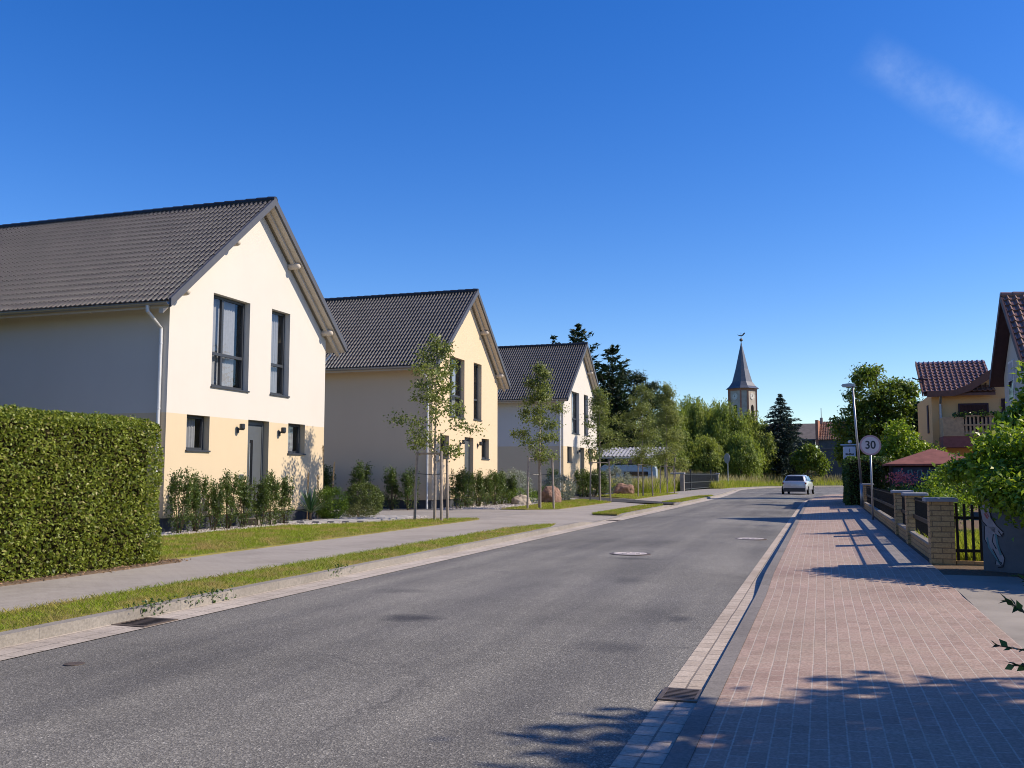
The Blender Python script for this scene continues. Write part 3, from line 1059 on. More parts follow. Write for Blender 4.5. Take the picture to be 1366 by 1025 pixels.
    g.build('handle', M['steel'], door)
    st = MB(); st.bevbox(-.23, .5, a - .15, b + .15, -.05, lo - .16, .01); st.build('doorstep', M['concrete'], h)
    wall_lamp(h, 2.98, 2.66); wall_lamp(h, 5.07, 2.66)
    l = MB(); l.bevbox(.001, .05, 3.06, 3.27, 1.24, 1.40, .008); l.build('letter_box', M['steel'], h)
    return h


h1 = make_house('large white-over-ochre gabled house behind the clipped hedge, nearest house', M['wall1'])
h1.location = (-15.15, 19.25, .12)
h2 = copy_tree(h1)
h2['label'] = 'plain ochre gabled house, middle of the three houses, one colour from plinth to gable'
h2.location = (-15.15, 35.88, .12); h2.scale = (1.02, 1.067, 1.055)
for ch in h2.children:
    if ch.name.startswith('wall') and not ch.name.startswith('wall_lamp'):
        ch.data = ch.data.copy(); ch.data.materials[0] = M['wall2']
h3 = copy_tree(h1)
h3['label'] = 'small far white-over-ochre gabled house, last of the three, dark conifers rising behind it'
h3.location = (-15.15, 56.68, .12); h3.scale = (1.04, 1.2, 1.095)
# ------------------------------------------------------------------ clipped hedge on the left
def hedge(name, label, x0, x1, y0, y1, z0, z1, n, size, mat, inner, rounded=.12, rough=.05, faces='xXyYZ', grp=None):
    t = thing(name, label, 'hedge', ((x0 + x1) / 2, (y0 + y1) / 2, z0), 0, grp)
    cx, cy = (x0 + x1) / 2, (y0 + y1) / 2
    ax, ay, az = (x1 - x0) / 2, (y1 - y0) / 2, z1 - z0
    areas = {'x': 2 * ay * az, 'X': 2 * ay * az, 'y': 2 * ax * az, 'Y': 2 * ax * az, 'Z': 4 * ax * ay}
    tot = sum(areas[f] for f in faces)
    C, O = [], []
    for f in faces:
        k = int(n * areas[f] / tot)
        u, v = rng.uniform(-1, 1, k), rng.uniform(-1, 1, k)
        z01 = (v + 1) / 2
        if f in 'xX':
            s = 1 if f == 'X' else -1
            p = np.column_stack([np.full(k, s * ax), u * ay, z01 * az]); o = np.tile([s, 0, 0], (k, 1))
        elif f in 'yY':
            s = 1 if f == 'Y' else -1
            p = np.column_stack([u * ax, np.full(k, s * ay), z01 * az]); o = np.tile([0, s, 0], (k, 1))
        else:
            p = np.column_stack([u * ax, v * ay, np.full(k, az)]); o = np.tile([0, 0, 1], (k, 1))
        C.append(p); O.append(o)
    C = np.concatenate(C); O = np.concatenate(O).astype(float)
    # round the corners of the box
    rr = rounded
    core = np.column_stack([np.clip(C[:, 0], -ax + rr, ax - rr), np.clip(C[:, 1], -ay + rr, ay - rr), np.minimum(C[:, 2], az - rr)])
    d = C - core
    ln = np.linalg.norm(d, axis=1, keepdims=True)
    C = np.where(ln > 1e-6, core + d / np.maximum(ln, 1e-6) * rr, C)
    O = unit(O + d / np.maximum(ln, 1e-6) * .5)
    bump = np.array([noise.fractal(Vector((p[0] + x0, p[1] * 1.0, p[2])) * 1.7, 1.0, 2.0, 3) for p in C])
    depth = rng.exponential(rough, len(C))
    C = C + O * (bump * rough * 1.5 - depth + rough * .6)[:, None]
    C[:, 2] = np.maximum(C[:, 2], .02)
    v = leaves(C, O, size, .55, jitter=.4, droop=.05, upn=.35, rand=.9)
    link('foliage', np_mesh('foliage', v, 4, mat), t)
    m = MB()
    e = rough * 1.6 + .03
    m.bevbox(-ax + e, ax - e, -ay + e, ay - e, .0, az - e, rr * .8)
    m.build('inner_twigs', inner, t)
    return t


hedge('clipped_hedge', 'tall clipped green hedge with a squared end beside the left pavement', -11.35, -10.02, 2.5, 12.72, .12, 2.35, 95000, .049, M['hedge'], M['hedge_in'], .14, .065, 'XyYZ')


hp = [o for o in COL.objects if o.name == 'clipped_hedge'][0]
# stray shoots that have outgrown the last cut
n = 900
ci = rng.integers(0, 90, n); cy = rng.uniform(-5.0, 5.0, 90); cx = rng.uniform(-.6, .62, 90); f = rng.uniform(0, 1, n) * rng.uniform(.4, 1, 90)[ci]
c = np.column_stack([cx[ci] + rng.normal(0, .02, n), cy[ci] + rng.normal(0, .03, n), 2.18 + .17 * f])
link('stray_shoots', np_mesh('stray_shoots', leaves(c, np.tile([0, 0, 1.], (n, 1)), .046, .5, droop=.2), 4, M['hedge']), hp)
# ------------------------------------------------------------------ small shrubs
def shrub(label, cat, blobs, nc, k, rc, size, mat, loc, aspect=.45, stems=8, tipmat=None, name='shrub', group=None, bias=.3, droop=.25, h=1.2):
    t = thing(name, label, cat, loc, 0, group)
    o, P = crown('foliage', blobs, nc, k, rc, size, mat, t, aspect, bias, droop, 1.0, .03)
    s = MB()
    for i in rng.permutation(len(P))[:stems]:
        p = Vector(P[i]); b = Vector((p.x * .2, p.y * .2, -.03))
        s.tube([b, b.lerp(p, .5) + Vector((0, 0, .05)), p], [.012, .009, .004], 5, cap=False)
    s.build('stem', M['twig'], t)
    return t


def upright_blobs(h, r, seed):
    q = random.Random(seed)
    b = [(0, 0, h * .34, r, r, h * .32, .8)]
    for i in range(11):                                       # leading shoots that stand above the body
        a = q.uniform(0, 6.28); rr = q.uniform(0, r * .85)
        b.append((rr * math.cos(a), rr * math.sin(a), h * q.uniform(.58, .96), r * .11, r * .11, h * .26, .24))
    return b


protoU = [shrub('x', 'shrub', upright_blobs(1.26, .31, 3 + i), 52, 18, .10, .060, M['shrub'], (0, 0, 0), .42, 9, M['shrub_tip'], 'laurel_shrub', h=1.1) for i in range(3)]
used = set()


def place(protos, i, loc, rz, sc, label, group):
    p = protos[i % len(protos)]
    key = p.name
    if key not in used:
        used.add(key); o = p
    else:
        o = copy_tree(p)
    o.location = loc; o.rotation_euler = (0, 0, rz)
    o.scale = sc if hasattr(sc, '__len__') else (sc,) * 3
    o['label'] = label; o['group'] = group
    return o


ORD = ['first', 'second', 'third', 'fourth', 'fifth', 'sixth', 'seventh', 'eighth', 'ninth', 'tenth']
g = 'upright shrubs in front of the nearest house'
spots = [(-14.45, 18.95, 1.08), (-14.5, 19.62, 1.05), (-14.42, 20.25, .92), (-14.5, 20.95, 1.05), (-14.5, 21.65, 1.0), (-14.42, 22.3, .98), (-14.5, 23.0, 1.05), (-14.5, 23.68, .98)]
for i, (x, y, s) in enumerate(spots):
    place(protoU, i, (x, y, .12), i * 1.3, (s * .92, s * .92, s * .95), 'dark upright shrub, %s along the white-over-ochre nearest house counted from the clipped hedge' % ORD[i], g)
g = 'upright shrubs along the shaded side of the middle house'
for i, (x, y, s) in enumerate([(-21.2, 34.9, 1.0), (-19.5, 34.9, 1.05), (-17.9, 34.95, 1.1), (-16.5, 34.95, 1.0), (-15.75, 34.9, .98)]):
    place(protoU, i + 1, (x, y, .12), i * 1.7 + .5, (s * 1.35, s * 1.3, s * 1.18), 'dark shrub against the shaded side wall of the middle house, %s from the left' % ORD[i], g)
g = 'upright shrubs in front of the middle house'
for i, (x, y, s) in enumerate([(-14.3, 36.7, 1.15), (-14.35, 37.8, 1.05), (-14.2, 38.9, 1.1), (-14.3, 40.0, 1.0), (-14.25, 41.1, 1.08), (-14.3, 42.2, 1.1), (-14.2, 43.2, 1.0)]):
    place(protoU, i + 2, (x, y, .12), i * 2.1, (s * 1.2, s * 1.2, s), 'upright green shrub, %s along the ochre front of the middle house from its downpipe' % ORD[i], g)
g = 'upright shrubs in front of the far house'
for i, (x, y, s) in enumerate([(-14.3, 58.0, 1.2), (-14.3, 59.4, 1.1), (-14.2, 60.8, 1.15), (-14.3, 62.2, 1.2), (-14.2, 63.6, 1.1)]):
    place(protoU, i, (x, y, .12), i * 1.1, (s * 1.5, s * 1.5, s), 'green shrub, %s along the front of the small far house from its downpipe' % ORD[i], g)
place(protoU, 1, (-15.6, 55.6, .12), .3, (1.5, 1.5, 1.25), 'dark shrub by the shaded corner of the small far house', g)

# rounded bushes and a yucca beyond the shrubs of the nearest house
shrub('round bright green bush beside the yucca at the corner of the nearest house', 'shrub', [(0, 0, .5, .50, .50, .5, 1)], 190, 30, .11, .055, M['bright'], (-14.3, 26.0, .12), .4, 6, None, 'round_shrub', bias=.6, droop=.35)
shrub('tightly clipped dark green ball bush behind the slate strips', 'shrub', [(0, 0, .5, .66, .66, .60, 1)], 460, 26, .07, .05, M['box'], (-14.9, 29.3, .12), .55, 6, None, 'clipped_ball_shrub', bias=.88, droop=0)
shrub('low grey-green spreading bush between the bright bush and the clipped ball', 'shrub', [(0, 0, .2, .52, .62, .26, 1)], 110, 22, .11, .04, M['low'], (-13.95, 27.2, .12), .45, 6, None, 'low_shrub', bias=.5)
shrub('small olive bush against the corner downpipe of the nearest house', 'shrub', [(0, 0, .5, .5, .5, .55, 1)], 90, 24, .13, .05, M['shrub'], (-15.6, 27.6, .12), .42, 6, None, 'dark_round_shrub', bias=.4)

t = thing('yucca', 'spiky dark green yucca beside the last shrub of the nearest house', 'plant', (-14.3, 24.75, .12))
C_, D_, L_ = [], [], []
V = []
for i in range(80):
    a = rnd.uniform(0, 6.28); e = rnd.uniform(.12, 1.45)
    d = np.array([math.cos(a) * math.cos(e), math.sin(a) * math.cos(e), math.sin(e)])
    L = rnd.uniform(.55, .85); w = .045
    s = np.cross(d, [0, 0, 1.]); s /= np.linalg.norm(s) + 1e-6
    b = np.array([0, 0, .28]) + d * .03
    V += [b - s * w * .4, b + s * w * .4, b + d * L * .5 + s * w * .5 + np.array([0, 0, .01]), b + d * L * .5 - s * w * .5 + np.array([0, 0, .01])]
    V += [b + d * L * .5 - s * w * .5 + np.array([0, 0, .01]), b + d * L * .5 + s * w * .5 + np.array([0, 0, .01]), b + d * L + s * .002 + np.array([0, 0, -.015]), b + d * L - s * .002 + np.array([0, 0, -.015])]
link('foliage', np_mesh('foliage', np.array(V), 4, M['agave']), t)
s = MB(); s.tube([(0, 0, -.03), (0.01, 0, .16), (0, .01, .34)], [.06, .05, .045], 8); s.build('trunk', M['bark'], t)

t = thing('pampas_grass', 'clump of tall tan pampas plumes at the corner of the nearest house', 'grass plant', (-14.7, 26.2, .12))
st = MB()
for i, (dx, dy, h, lx) in enumerate([(0, -.95, 1.42, .03), (.0, -.3, 1.35, -.05), (-.05, .12, 2.25, -.10), (.1, .36, 1.75, .12)]):
    st.tube([(dx, dy, -.02), (dx, dy + lx * .5, h * .6), (dx, dy + lx, h)], [.010, .008, .004], 5)
    n = 340
    q = rng.uniform(0, 1, n)
    c = np.column_stack([dx + rng.normal(0, .011, n), dy + lx * (.55 + .5 * q) + rng.normal(0, .013, n), h * (.70 + .32 * q)])
    link('plume', np_mesh('plume', leaves(c, np.tile([0, .1, 1.], (n, 1)), .06, .12, droop=.6, rand=.35), 4, M['pampas']), t)
st.build('stem', M['pampas'], t)
nb = 160
a = rng.uniform(0, 6.28, nb)
c = np.column_stack([rng.normal(0, .08, nb), rng.normal(0, .12, nb), rng.uniform(.1, .35, nb)])
link('foliage', np_mesh('foliage', leaves(c, np.column_stack([np.cos(a) * .5, np.sin(a) * .5, np.ones(nb)]), .5, .03, droop=.3, rand=.2), 4, M['low']), t)

# silver bushes and boulders between the houses
shrub('large round silver-grey bush by the far corner of the middle house', 'shrub', [(0, 0, .8, 1.0, 1.0, .82, 1)], 330, 26, .14, .075, M['silver'], (-14.4, 44.1, .12), .35, 7, None, 'silver_shrub', group='silver bushes', bias=.7, droop=.3)
shrub('silver-grey bush leaning on the red boulder in front of the far house', 'shrub', [(0, 0, .65, .95, .95, .72, 1)], 260, 26, .15, .08, M['silver'], (-13.35, 48.8, .12), .35, 7, None, 'silver_shrub', group='silver bushes', bias=.65, droop=.3)
shrub('farthest silver-grey bush, beyond the small far house near the rough grass', 'shrub', [(0, 0, .95, 1.25, 1.25, .98, 1)], 260, 26, .17, .10, M['silver'], (-14.6, 69.5, .12), .35, 7, None, 'silver_shrub', group='silver bushes', bias=.65, droop=.3)
shrub('low dark green bush between the silver bush and the pale boulder', 'shrub', [(0, 0, .35, .8, .7, .4, 1)], 120, 24, .13, .055, M['bright'], (-13.6, 43.2, .12), .42, 6, None, 'low_green_shrub', bias=.5)
shrub('low dark bush tucked behind the red boulder', 'shrub', [(0, 0, .4, .7, .7, .45, 1)], 100, 24, .13, .055, M['shrub'], (-13.2, 46.2, .12), .42, 6, None, 'low_green_shrub', bias=.5)


def boulder(label, loc, sx, sy, sz, c, seed):
    import bmesh
    me = bpy.data.meshes.new('boulder'); bm = bmesh.new()
    bmesh.ops.create_icosphere(bm, subdivisions=4, radius=1)
    for v in bm.verts:
        p = v.co.copy()
        f = 1 + .30 * noise.noise(p * 1.1 + Vector((seed, 0, 0))) + .12 * noise.noise(p * 3 + Vector((0, seed, 0)))
        cell = noise.cell_vector(p * 1.6 + Vector((seed, seed, 0)))
        f += .06 * (cell[0] - .5) + .03 * noise.noise(p * 9)
        v.co = Vector((p.x * sx * f, p.y * sy * f, p.z * sz * f))
    bm.to_mesh(me); bm.free()
    me.materials.append(c)
    o = link('boulder', me); o.location = loc; o.rotation_euler = (.1 * seed, .15, seed)
    return tag(o, label, 'rock', 'boulders between the houses')


M['rock_pale'] = plain('pale_boulder', (.34, .29, .23), .9, .2, var=.4, scale=5, bump=.8)
M['rock_red'] = plain('red_boulder', (.25, .155, .115), .9, .2, var=.45, scale=4, bump=.8)
boulder('pale tan boulder beside the low bush in front of the middle house', (-13.4, 42.6, .22), .5, .42, .38, M['rock_pale'], 1.3)
boulder('tall reddish brown boulder behind the second staked street tree', (-12.75, 45.4, .33), .62, .5, .66, M['rock_red'], 2.2)
boulder('reddish boulder under the farthest silver bush by the rough grass', (-13.7, 68.0, .3), .8, .6, .6, M['rock_red'], 3.1)

# ------------------------------------------------------------------ staked street trees
def street_tree(name, label, loc, h, r, seed, n_cl, k, size, mat, zc0=2.0, group='young street trees on stakes', limbs_n=26, droop=-.2):
    global rng
    rng = np.random.default_rng(seed)
    q = random.Random(seed)
    t = thing(name, label, 'tree', loc, 0, group)
    blobs = []
    H = h - zc0
    for i in range(15):
        f = (i + .5) / 15
        z = zc0 + H * f
        rad = r * (math.sin(math.pi * min(1, f * .78 + .22)) ** .8) * q.uniform(.7, 1.15)
        a = i * 2.4 + q.uniform(-.4, .4)
        d = rad * q.uniform(.25, .8)
        blobs.append((d * math.cos(a), d * math.sin(a), z, rad * .46, rad * .46, H * .05, 1.0 * q.uniform(.6, 1.2)))
    blobs.append((0, 0, zc0 + H * .62, r * .30, r * .30, H * .36, 2.0))
    o, P = crown('crown', blobs, n_cl / 17, k, .16 * r + .05, size, mat, t, .55, .2, droop, .8)
    s = MB()
    pts = [(0, 0, -.05), (.01, .0, 1.2), (-.015, .02, 2.4), (.02, 0, h * .66), (0, .02, h * .95)]
    s.tube(pts, [.052, .042, .034, .02, .006], 8, cap=False)
    limbs(s, P, (0, 0, 0), (0, .01, h * .95), .042, zc0 - .25, limbs_n, .004)
    s.build('trunk', M['bark_pale'], t, smooth=True)
    return t


def stakes(loc, rz, label, hgt=2.1, w=.62):
    t = thing('tree_stake_frame', label, 'tree support', loc, rz, 'tripod stake frames round the street trees')
    pts = [(w * math.cos(a), w * math.sin(a)) for a in (R(90), R(210), R(330))]
    for (x, y) in pts:
        m = MB()
        m.tube([(x, y, -.05), (x * .96, y * .96, hgt * .5), (x * .9, y * .9, hgt)], [.044, .042, .040], 8)
        m.build('post', M['stake'], t, smooth=False)
    for i in range(3):
        a, b = pts[i], pts[(i + 1) % 3]
        m = MB()
        m.tube([(a[0] * .9, a[1] * .9, hgt - .06), (b[0] * .9, b[1] * .9, hgt - .06)], .026, 6)
        m.build('crossbar', M['stake'], t)
    m = MB()
    for x, y in pts:
        m.tube([(x * .94, y * .94, hgt * .68), (0, 0, hgt * .66)], .010, 5)
    m.build('tie_strap', M['metal_dark'], t)
    return t


TP = [(-11.3, 27.0, 5.6, 1.38, 21, 'nearest staked street tree, thin crown in front of the middle house corner'),
      (-11.05, 37.6, 5.9, 1.30, 22, 'second staked street tree, in front of the shaded wall of the far house'),
      (-11.25, 49.6, 6.0, 1.45, 23, 'third staked street tree, in front of the far house facade'),
      (-11.0, 61.0, 7.1, 1.75, 24, 'fourth staked street tree, between the far house and the rough grass'),
      (-11.1, 71.8, 8.2, 2.1, 25, 'fifth and farthest staked street tree, pale and wide beside the iron gate')]
for i, (x, y, h, r, sd, lab) in enumerate(TP):
    street_tree('street_tree', lab, (x, y, .12), h, r, sd, [135, 165, 175, 225, 340][i], [42, 42, 42, 44, 44][i], [.095, .10, .105, .11, .125][i], M['street'] if i < 4 else M['birch'])
    stakes((x, y, .12), [R(-18), R(20), R(15), R(40), R(10)][i], 'wooden tripod stakes with crossbars round the %s street tree' % ['nearest', 'second', 'third', 'fourth', 'fifth'][i], 2.1)
rng = np.random.default_rng(99)
# ------------------------------------------------------------------ right side: pillars, fence, gate, wall, signs, lamps
GZ = .19
PIL = [(1.50, 15.30, 'nearest yellow brick pillar, beside the small black gate'), (1.52, 19.6, 'second yellow brick pillar from the front along the fence'),
       (1.52, 22.6, 'third yellow brick pillar, closest to the dark picket run'), (1.56, 40.0, 'farthest yellow brick pillar, at the foot of the tall dark hedge')]
for i, (x, y, lab) in enumerate(PIL):
    t = thing('brick_pillar', lab, 'pillar', (x + .165, y + .165, GZ), 0, 'yellow brick fence pillars')
    m = MB(); m.box(-.165, .165, -.165, .165, -.1, .92)
    b = m.build('shaft', [M['brick_y'], M['brick_yx']], t)
    for p in b.data.polygons:
        p.material_index = 1 if abs(p.normal.x) > .5 else 0
    m = MB(); m.bevbox(-.225, .225, -.225, .225, .921, .975, .012); m.build('cap', M['cap'], t)


def fence_run(y0, y1, label):
    t = thing('picket_fence', label, 'fence', (1.665, y0, GZ), 0, 'dark picket fence runs between the brick pillars')
    L = y1 - y0
    m = MB(); m.box(-.09, .09, 0.002, L - .002, -.1, .22); m.build('low_wall', M['brick_yx'], t)
    m = MB(); m.bevbox(-.11, .11, 0.002, L - .002, .221, .255, .008); m.build('coping', M['concrete'], t)
    m = MB(); m.box(-.03, .03, 0.002, L - .002, .50, .57); m.build('rail', M['wood_dark'], t)
    m = MB(); m.box(-.012, .012, .002, L - .002, .835, .86); m.build('rail', M['wood_dark'], t)
    m = MB()
    k = int(L / .105)
    for i in range(k):
        y = .06 + i * (L - .1) / k
        m.box(-.009, .009, y - .008, y + .008, .256, .90)
    m.build('pickets', M['wood_dark'], t)


fence_run(15.63, 19.6, 'dark picket fence on a low wall between the nearest and second brick pillars')
fence_run(19.93, 22.6, 'short dark picket fence between the second and third brick pillars')
fence_run(22.93, 40.0, 'long dark picket fence running from the third pillar to the tall dark hedge')

t = thing('small_gate', 'small black barred gate between the nearest brick pillar and the grey wall', 'gate', (1.84, 15.40, GZ))
m = MB()
for i in range(4):
    x = .035 + i * .105
    m.box(x - .018, x + .018, -.02, .02, .06 + .002 * i, .90 - .012 * i)
m.build('bars', M['wood_dark'], t)
for z_ in (.18, .66):
    m = MB(); m.box(0, .42, .022, .045, z_, z_ + .045); m.build('rail', M['wood_dark'], t)
m = MB(); m.box(.0, .43, -.07, .07, -.1, .055); m.build('threshold', M['brick_y'], t)

blades('grass', [(1.72, 15.55), (1.74, 19.5), (3.4, 19.5), (3.6, 15.6)], 9000, GZ, .28, .012, M['meadow'], lean=.3)
# grey garden wall, seen obliquely, with a figure painted on its end panel
wa, wb = Vector((2.10, 14.66, GZ)), Vector((5.4, 12.3, GZ))
wd = (wb - wa).normalized()
wrz = math.atan2(wd.y, wd.x)
t = thing('garden_wall', 'weathered blue-grey rendered garden wall under the overhanging bush, painted figure on its left end', 'wall', wa, wrz)
m = MB(); m.box(0, 4.1, 0, .2, -.1, 1.12); m.build('render', M['grey_wall'], t)
m = MB(); m.bevbox(-.03, 4.13, -.03, .23, 1.121, 1.17, .01); m.build('coping', M['cap'], t)
M['mural_pale'] = plain('mural_pale_paint', (.33, .29, .30), .8, .2, var=.15, scale=14)
M['mural_line'] = plain('mural_dark_line', (.02, .02, .025), .8, .2)
M['mural_teal'] = plain('mural_teal_paint', (.12, .22, .24), .8, .2, var=.2)
M['mural_red'] = plain('mural_red_paint', (.40, .10, .09), .8, .2, var=.2)


def paint(name, polys, mat, off, par):
    m = MB()
    for p in polys:
        m.prism(p, -off, -off + .0015, 'y')
    return m.build(name, mat, par)


def band(pts, w):
    """flat brush stroke of varying width along pts"""
    L, Rr = [], []
    for i, p in enumerate(pts):
        a, b = pts[max(0, i - 1)], pts[min(len(pts) - 1, i + 1)]
        dx, dz = b[0] - a[0], b[1] - a[1]
        l = math.hypot(dx, dz) or 1
        ww = w[i] if hasattr(w, '__len__') else w
        L.append((p[0] - dz / l * ww, p[1] + dx / l * ww)); Rr.append((p[0] + dz / l * ww, p[1] - dx / l * ww))
    return L + Rr[::-1]


ARM = [(.10, .98), (.055, .84), (.075, .70), (.17, .58), (.27, .50)]
LEG = [(.12, .60), (.11, .44), (.17, .30), (.24, .17), (.22, .08)]
paint('painted_outline', [band(ARM, [.075, .075, .072, .06, .05]), band(LEG, [.085, .085, .07, .065, .06]), band([(.08, 1.0), (.16, 1.05), (.26, .98)], .06)], M['mural_line'], .004, t)
paint('painted_figure', [band(ARM, [.062, .062, .060, .048, .036]), band(LEG, [.072, .072, .057, .052, .048]), band([(.09, 1.0), (.16, 1.04), (.25, .98)], .046)], M['mural_pale'], .0065, t)
paint('painted_detail', [band([(.07, .45), (.09, .32), (.17, .20), (.23, .10)], .012), band([(.19, .5), (.21, .36), (.25, .22)], .014)], M['mural_teal'], .009, t)
paint('painted_mark', [band([(.05, .78), (.09, .71)], .010), band([(.07, .80), (.11, .73)], .006)], M['mural_red'], .009, t)
paint('painted_line', [band([(.15, .95), (.12, .8), (.18, .66)], .006), band([(.23, .55), (.28, .47), (.30, .52)], .007), band([(.14, .30), (.20, .18), (.25, .07)], .006), band([(.16, .5), (.14, .40), (.19, .3)], .006), band([(.20, .14), (.25, .12), (.27, .06), (.2, .05)], .006)], M['mural_line'], .009, t)

# speed-limit sign
t = thing('speed_sign', 'round faded speed limit sign reading 30 on a grey pole', 'road sign', (1.40, 30.0, GZ - .02), 0)
m = MB(); m.tube([(0, 0, -.1), (0, 0, 2.36)], .030, 12); m.build('pole', M['zinc'], t, smooth=True)
M['sign_face'] = plain('faded_sign_face', (.62, .55, .54), .5, .4, var=.05)
M['sign_ring'] = plain('faded_sign_ring', (.50, .30, .30), .5, .4, var=.08)
M['sign_back'] = plain('sign_grey_back', (.30, .30, .31), .5, .4, .3)
m = MB(); m.lathe([(.30, -.034), (.302, -.04), (.302, -.052), (.296, -.054)], 40, (0, 0, 2.21), 'y'); m.build('disc', M['sign_back'], t)
m = MB(); m.lathe([(.298, -.0545), (.298, -.0565)], 40, (0, 0, 2.21), 'y'); m.build('red_ring', M['sign_ring'], t)
m = MB(); m.lathe([(.252, -.0567), (.252, -.0585)], 40, (0, 0, 2.21), 'y'); m.build('face', M['sign_face'], t)
fc = bpy.data.curves.new('numerals', 'FONT'); fc.body = '30'; fc.size = .33; fc.align_x = 'CENTER'; fc.align_y = 'CENTER'; fc.extrude = .0012; fc.offset = .006
fc.materials.append(M['metal_dark'])
tmp = bpy.data.objects.new('numerals_curve', fc); COL.objects.link(tmp)
nme = bpy.data.meshes.new_from_object(tmp.evaluated_get(bpy.context.evaluated_depsgraph_get())); bpy.data.objects.remove(tmp)
fo = link('numerals', nme, t); fo.location = (0, -.0605, 2.21); fo.rotation_euler = (R(90), 0, 0); fo.scale = (.92, 1, 1)
m = MB(); m.box(-.04, .04, -.04, -.0, 2.0, 2.03); m.box(-.04, .04, -.04, .0, 2.38, 2.41); m.build('bracket', M['zinc'], t)


def lamp(label, loc, h, arm, rz, lean):
    t = thing('street_lamp', label, 'street lamp', loc, rz, 'street lamps on the right pavement')
    m = MB()
    m.tube([(0, 0, -.1), (0, 0, 1.0)], [.075, .072], 12); m.tube([(0, 0, 1.0), (-lean * .6, 0, h * .6), (-lean, 0, h)], [.055, .048, .040], 12)
    m.build('pole', M['zinc'], t, smooth=True)
    m = MB()
    z = h
    m.prism([(-lean + .10, z - .05), (-lean + .10, z + .06), (-lean - .1, z + .10), (-lean - arm + .05, z + .07), (-lean - arm, z + .01), (-lean - arm + .04, z - .05)], -.13, .13, 'y')
    o = m.build('lamp_head', M['zinc'], t)
    m = MB(); m.box(-lean - arm + .08, -lean - .05, -.10, .10, z - .062, z - .051); m.build('lens', plain('lamp_lens', (.7, .7, .68), .3, .5), o)


lamp('tall leaning street lamp standing in front of the dark hedge', (1.62, 43.6, GZ - .05), 5.25, .46, R(-6), .22)
lamp('smaller far street lamp seen against the dark broad tree', (4.1, 80, .1), 5.6, .55, 0, .05)

# small hanging sign box beside the hedge
t = thing('hanging_sign', 'white square sign with a dark emblem hanging from a bar beside the hedge', 'sign', (1.42, 49.2, GZ - .1), 0)
m = MB(); m.tube([(.35, .05, -.1), (.35, .05, 2.98)], .04, 8); m.tube([(.9, .05, 2.90), (-.5, .05, 2.88)], .035, 8); m.build('bracket', M['white_pipe'], t)
m = MB(); m.bevbox(-.38, .20, .0, .10, 2.16, 2.80, .02); m.build('sign_box', plain('sign_white', (.66, .68, .72), .5, .4, var=.04), t)
m = MB()
m.prism([(-.27, 2.40), (.11, 2.40), (.13, 2.47), (.02, 2.45), (-.06, 2.49), (-.14, 2.45), (-.21, 2.48), (-.28, 2.46)], -.006, -.002, 'y')
m.prism([(-.10, 2.52), (-.06, 2.52), (-.07, 2.70), (-.09, 2.70)], -.006, -.002, 'y')
m.build('emblem', M['metal_dark'], t)
m = MB(); m.lathe([(.01, 0), (.09, .02), (.10, .10), (.05, .17)], 12, (-.05, .05, 2.95)); m.build('spot_lamp', M['white_pipe'], t)

# tall dark hedge at the end of the fence
hedge('tall_dark_hedge', 'tall dark green hedge block at the far end of the right pavement', 1.06, 2.65, 44.2, 51.5, .1, 2.28, 24000, .085, M['bush_dim'], M['hedge_in'], .15, .06, 'xyXYZ')
hd = shrub('pale variegated climber on the right end of the tall dark hedge', 'climbing plant', [(0, 0, 1.1, .35, .25, 1.1, 1)], 120, 20, .14, .075, M['ivy'], (2.72, 43.9, GZ), .6, 6, None, 'climber', bias=.4, droop=0)


# ------------------------------------------------------------------ red-roofed pavilion
t = thing('garden_pavilion', 'low garden pavilion with a dull red hipped roof behind the fence shrubs', 'pavilion', (4.42, 43.0, GZ), 0)
m = MB()
ex, ey, ez, az = 1.92, 1.92, 1.76, 2.42
E = [(-ex, -ey, ez), (ex, -ey, ez), (ex, ey, ez), (-ex, ey, ez)]
m.add(E + [(0, 0, az)] + [(p[0], p[1], ez - .07) for p in E] + [(0, 0, az - .07)], [(0, 1, 4), (1, 2, 4), (2, 3, 4), (3, 0, 4), (6, 5, 9), (7, 6, 9), (8, 7, 9), (5, 8, 9), (0, 5, 6, 1), (1, 6, 7, 2), (2, 7, 8, 3), (3, 8, 5, 0)])
m.build('roof', plain('red_roof_felt', (.21, .085, .072), .85, .2, var=.25, scale=3, bump=.4), t)
for px, py in ((-1.75, -1.75), (1.75, -1.75), (1.75, 1.75), (-1.75, 1.75)):
    m = MB(); m.box(px - .06, px + .06, py - .06, py + .06, -.1, 1.75); m.build('post', M['wood_dark'], t)
m = MB(); m.box(-1.65, 1.65, 1.6, 1.66, 0, 1.70); m.build('back_panel', M['wood_dark'], t)
m = MB(); m.box(-1.68, 1.2, -1.73, -1.69, .95, 1.62); b = m.build('front_banner', plain('navy_banner', (.03, .045, .085), .7, .2, var=.3, scale=3), t)
m = MB()
for i in range(7):
    x = -1.5 + i * .36
    m.prism(band([(x, 1.2), (x + .04, 1.5), (x + .16, 1.52), (x + .2, 1.3), (x + .08, 1.22)], .022), -1.742, -1.736, 'y')
m.build('lettering', plain('teal_lettering', (.09, .22, .27), .7, .2, var=.2), b)

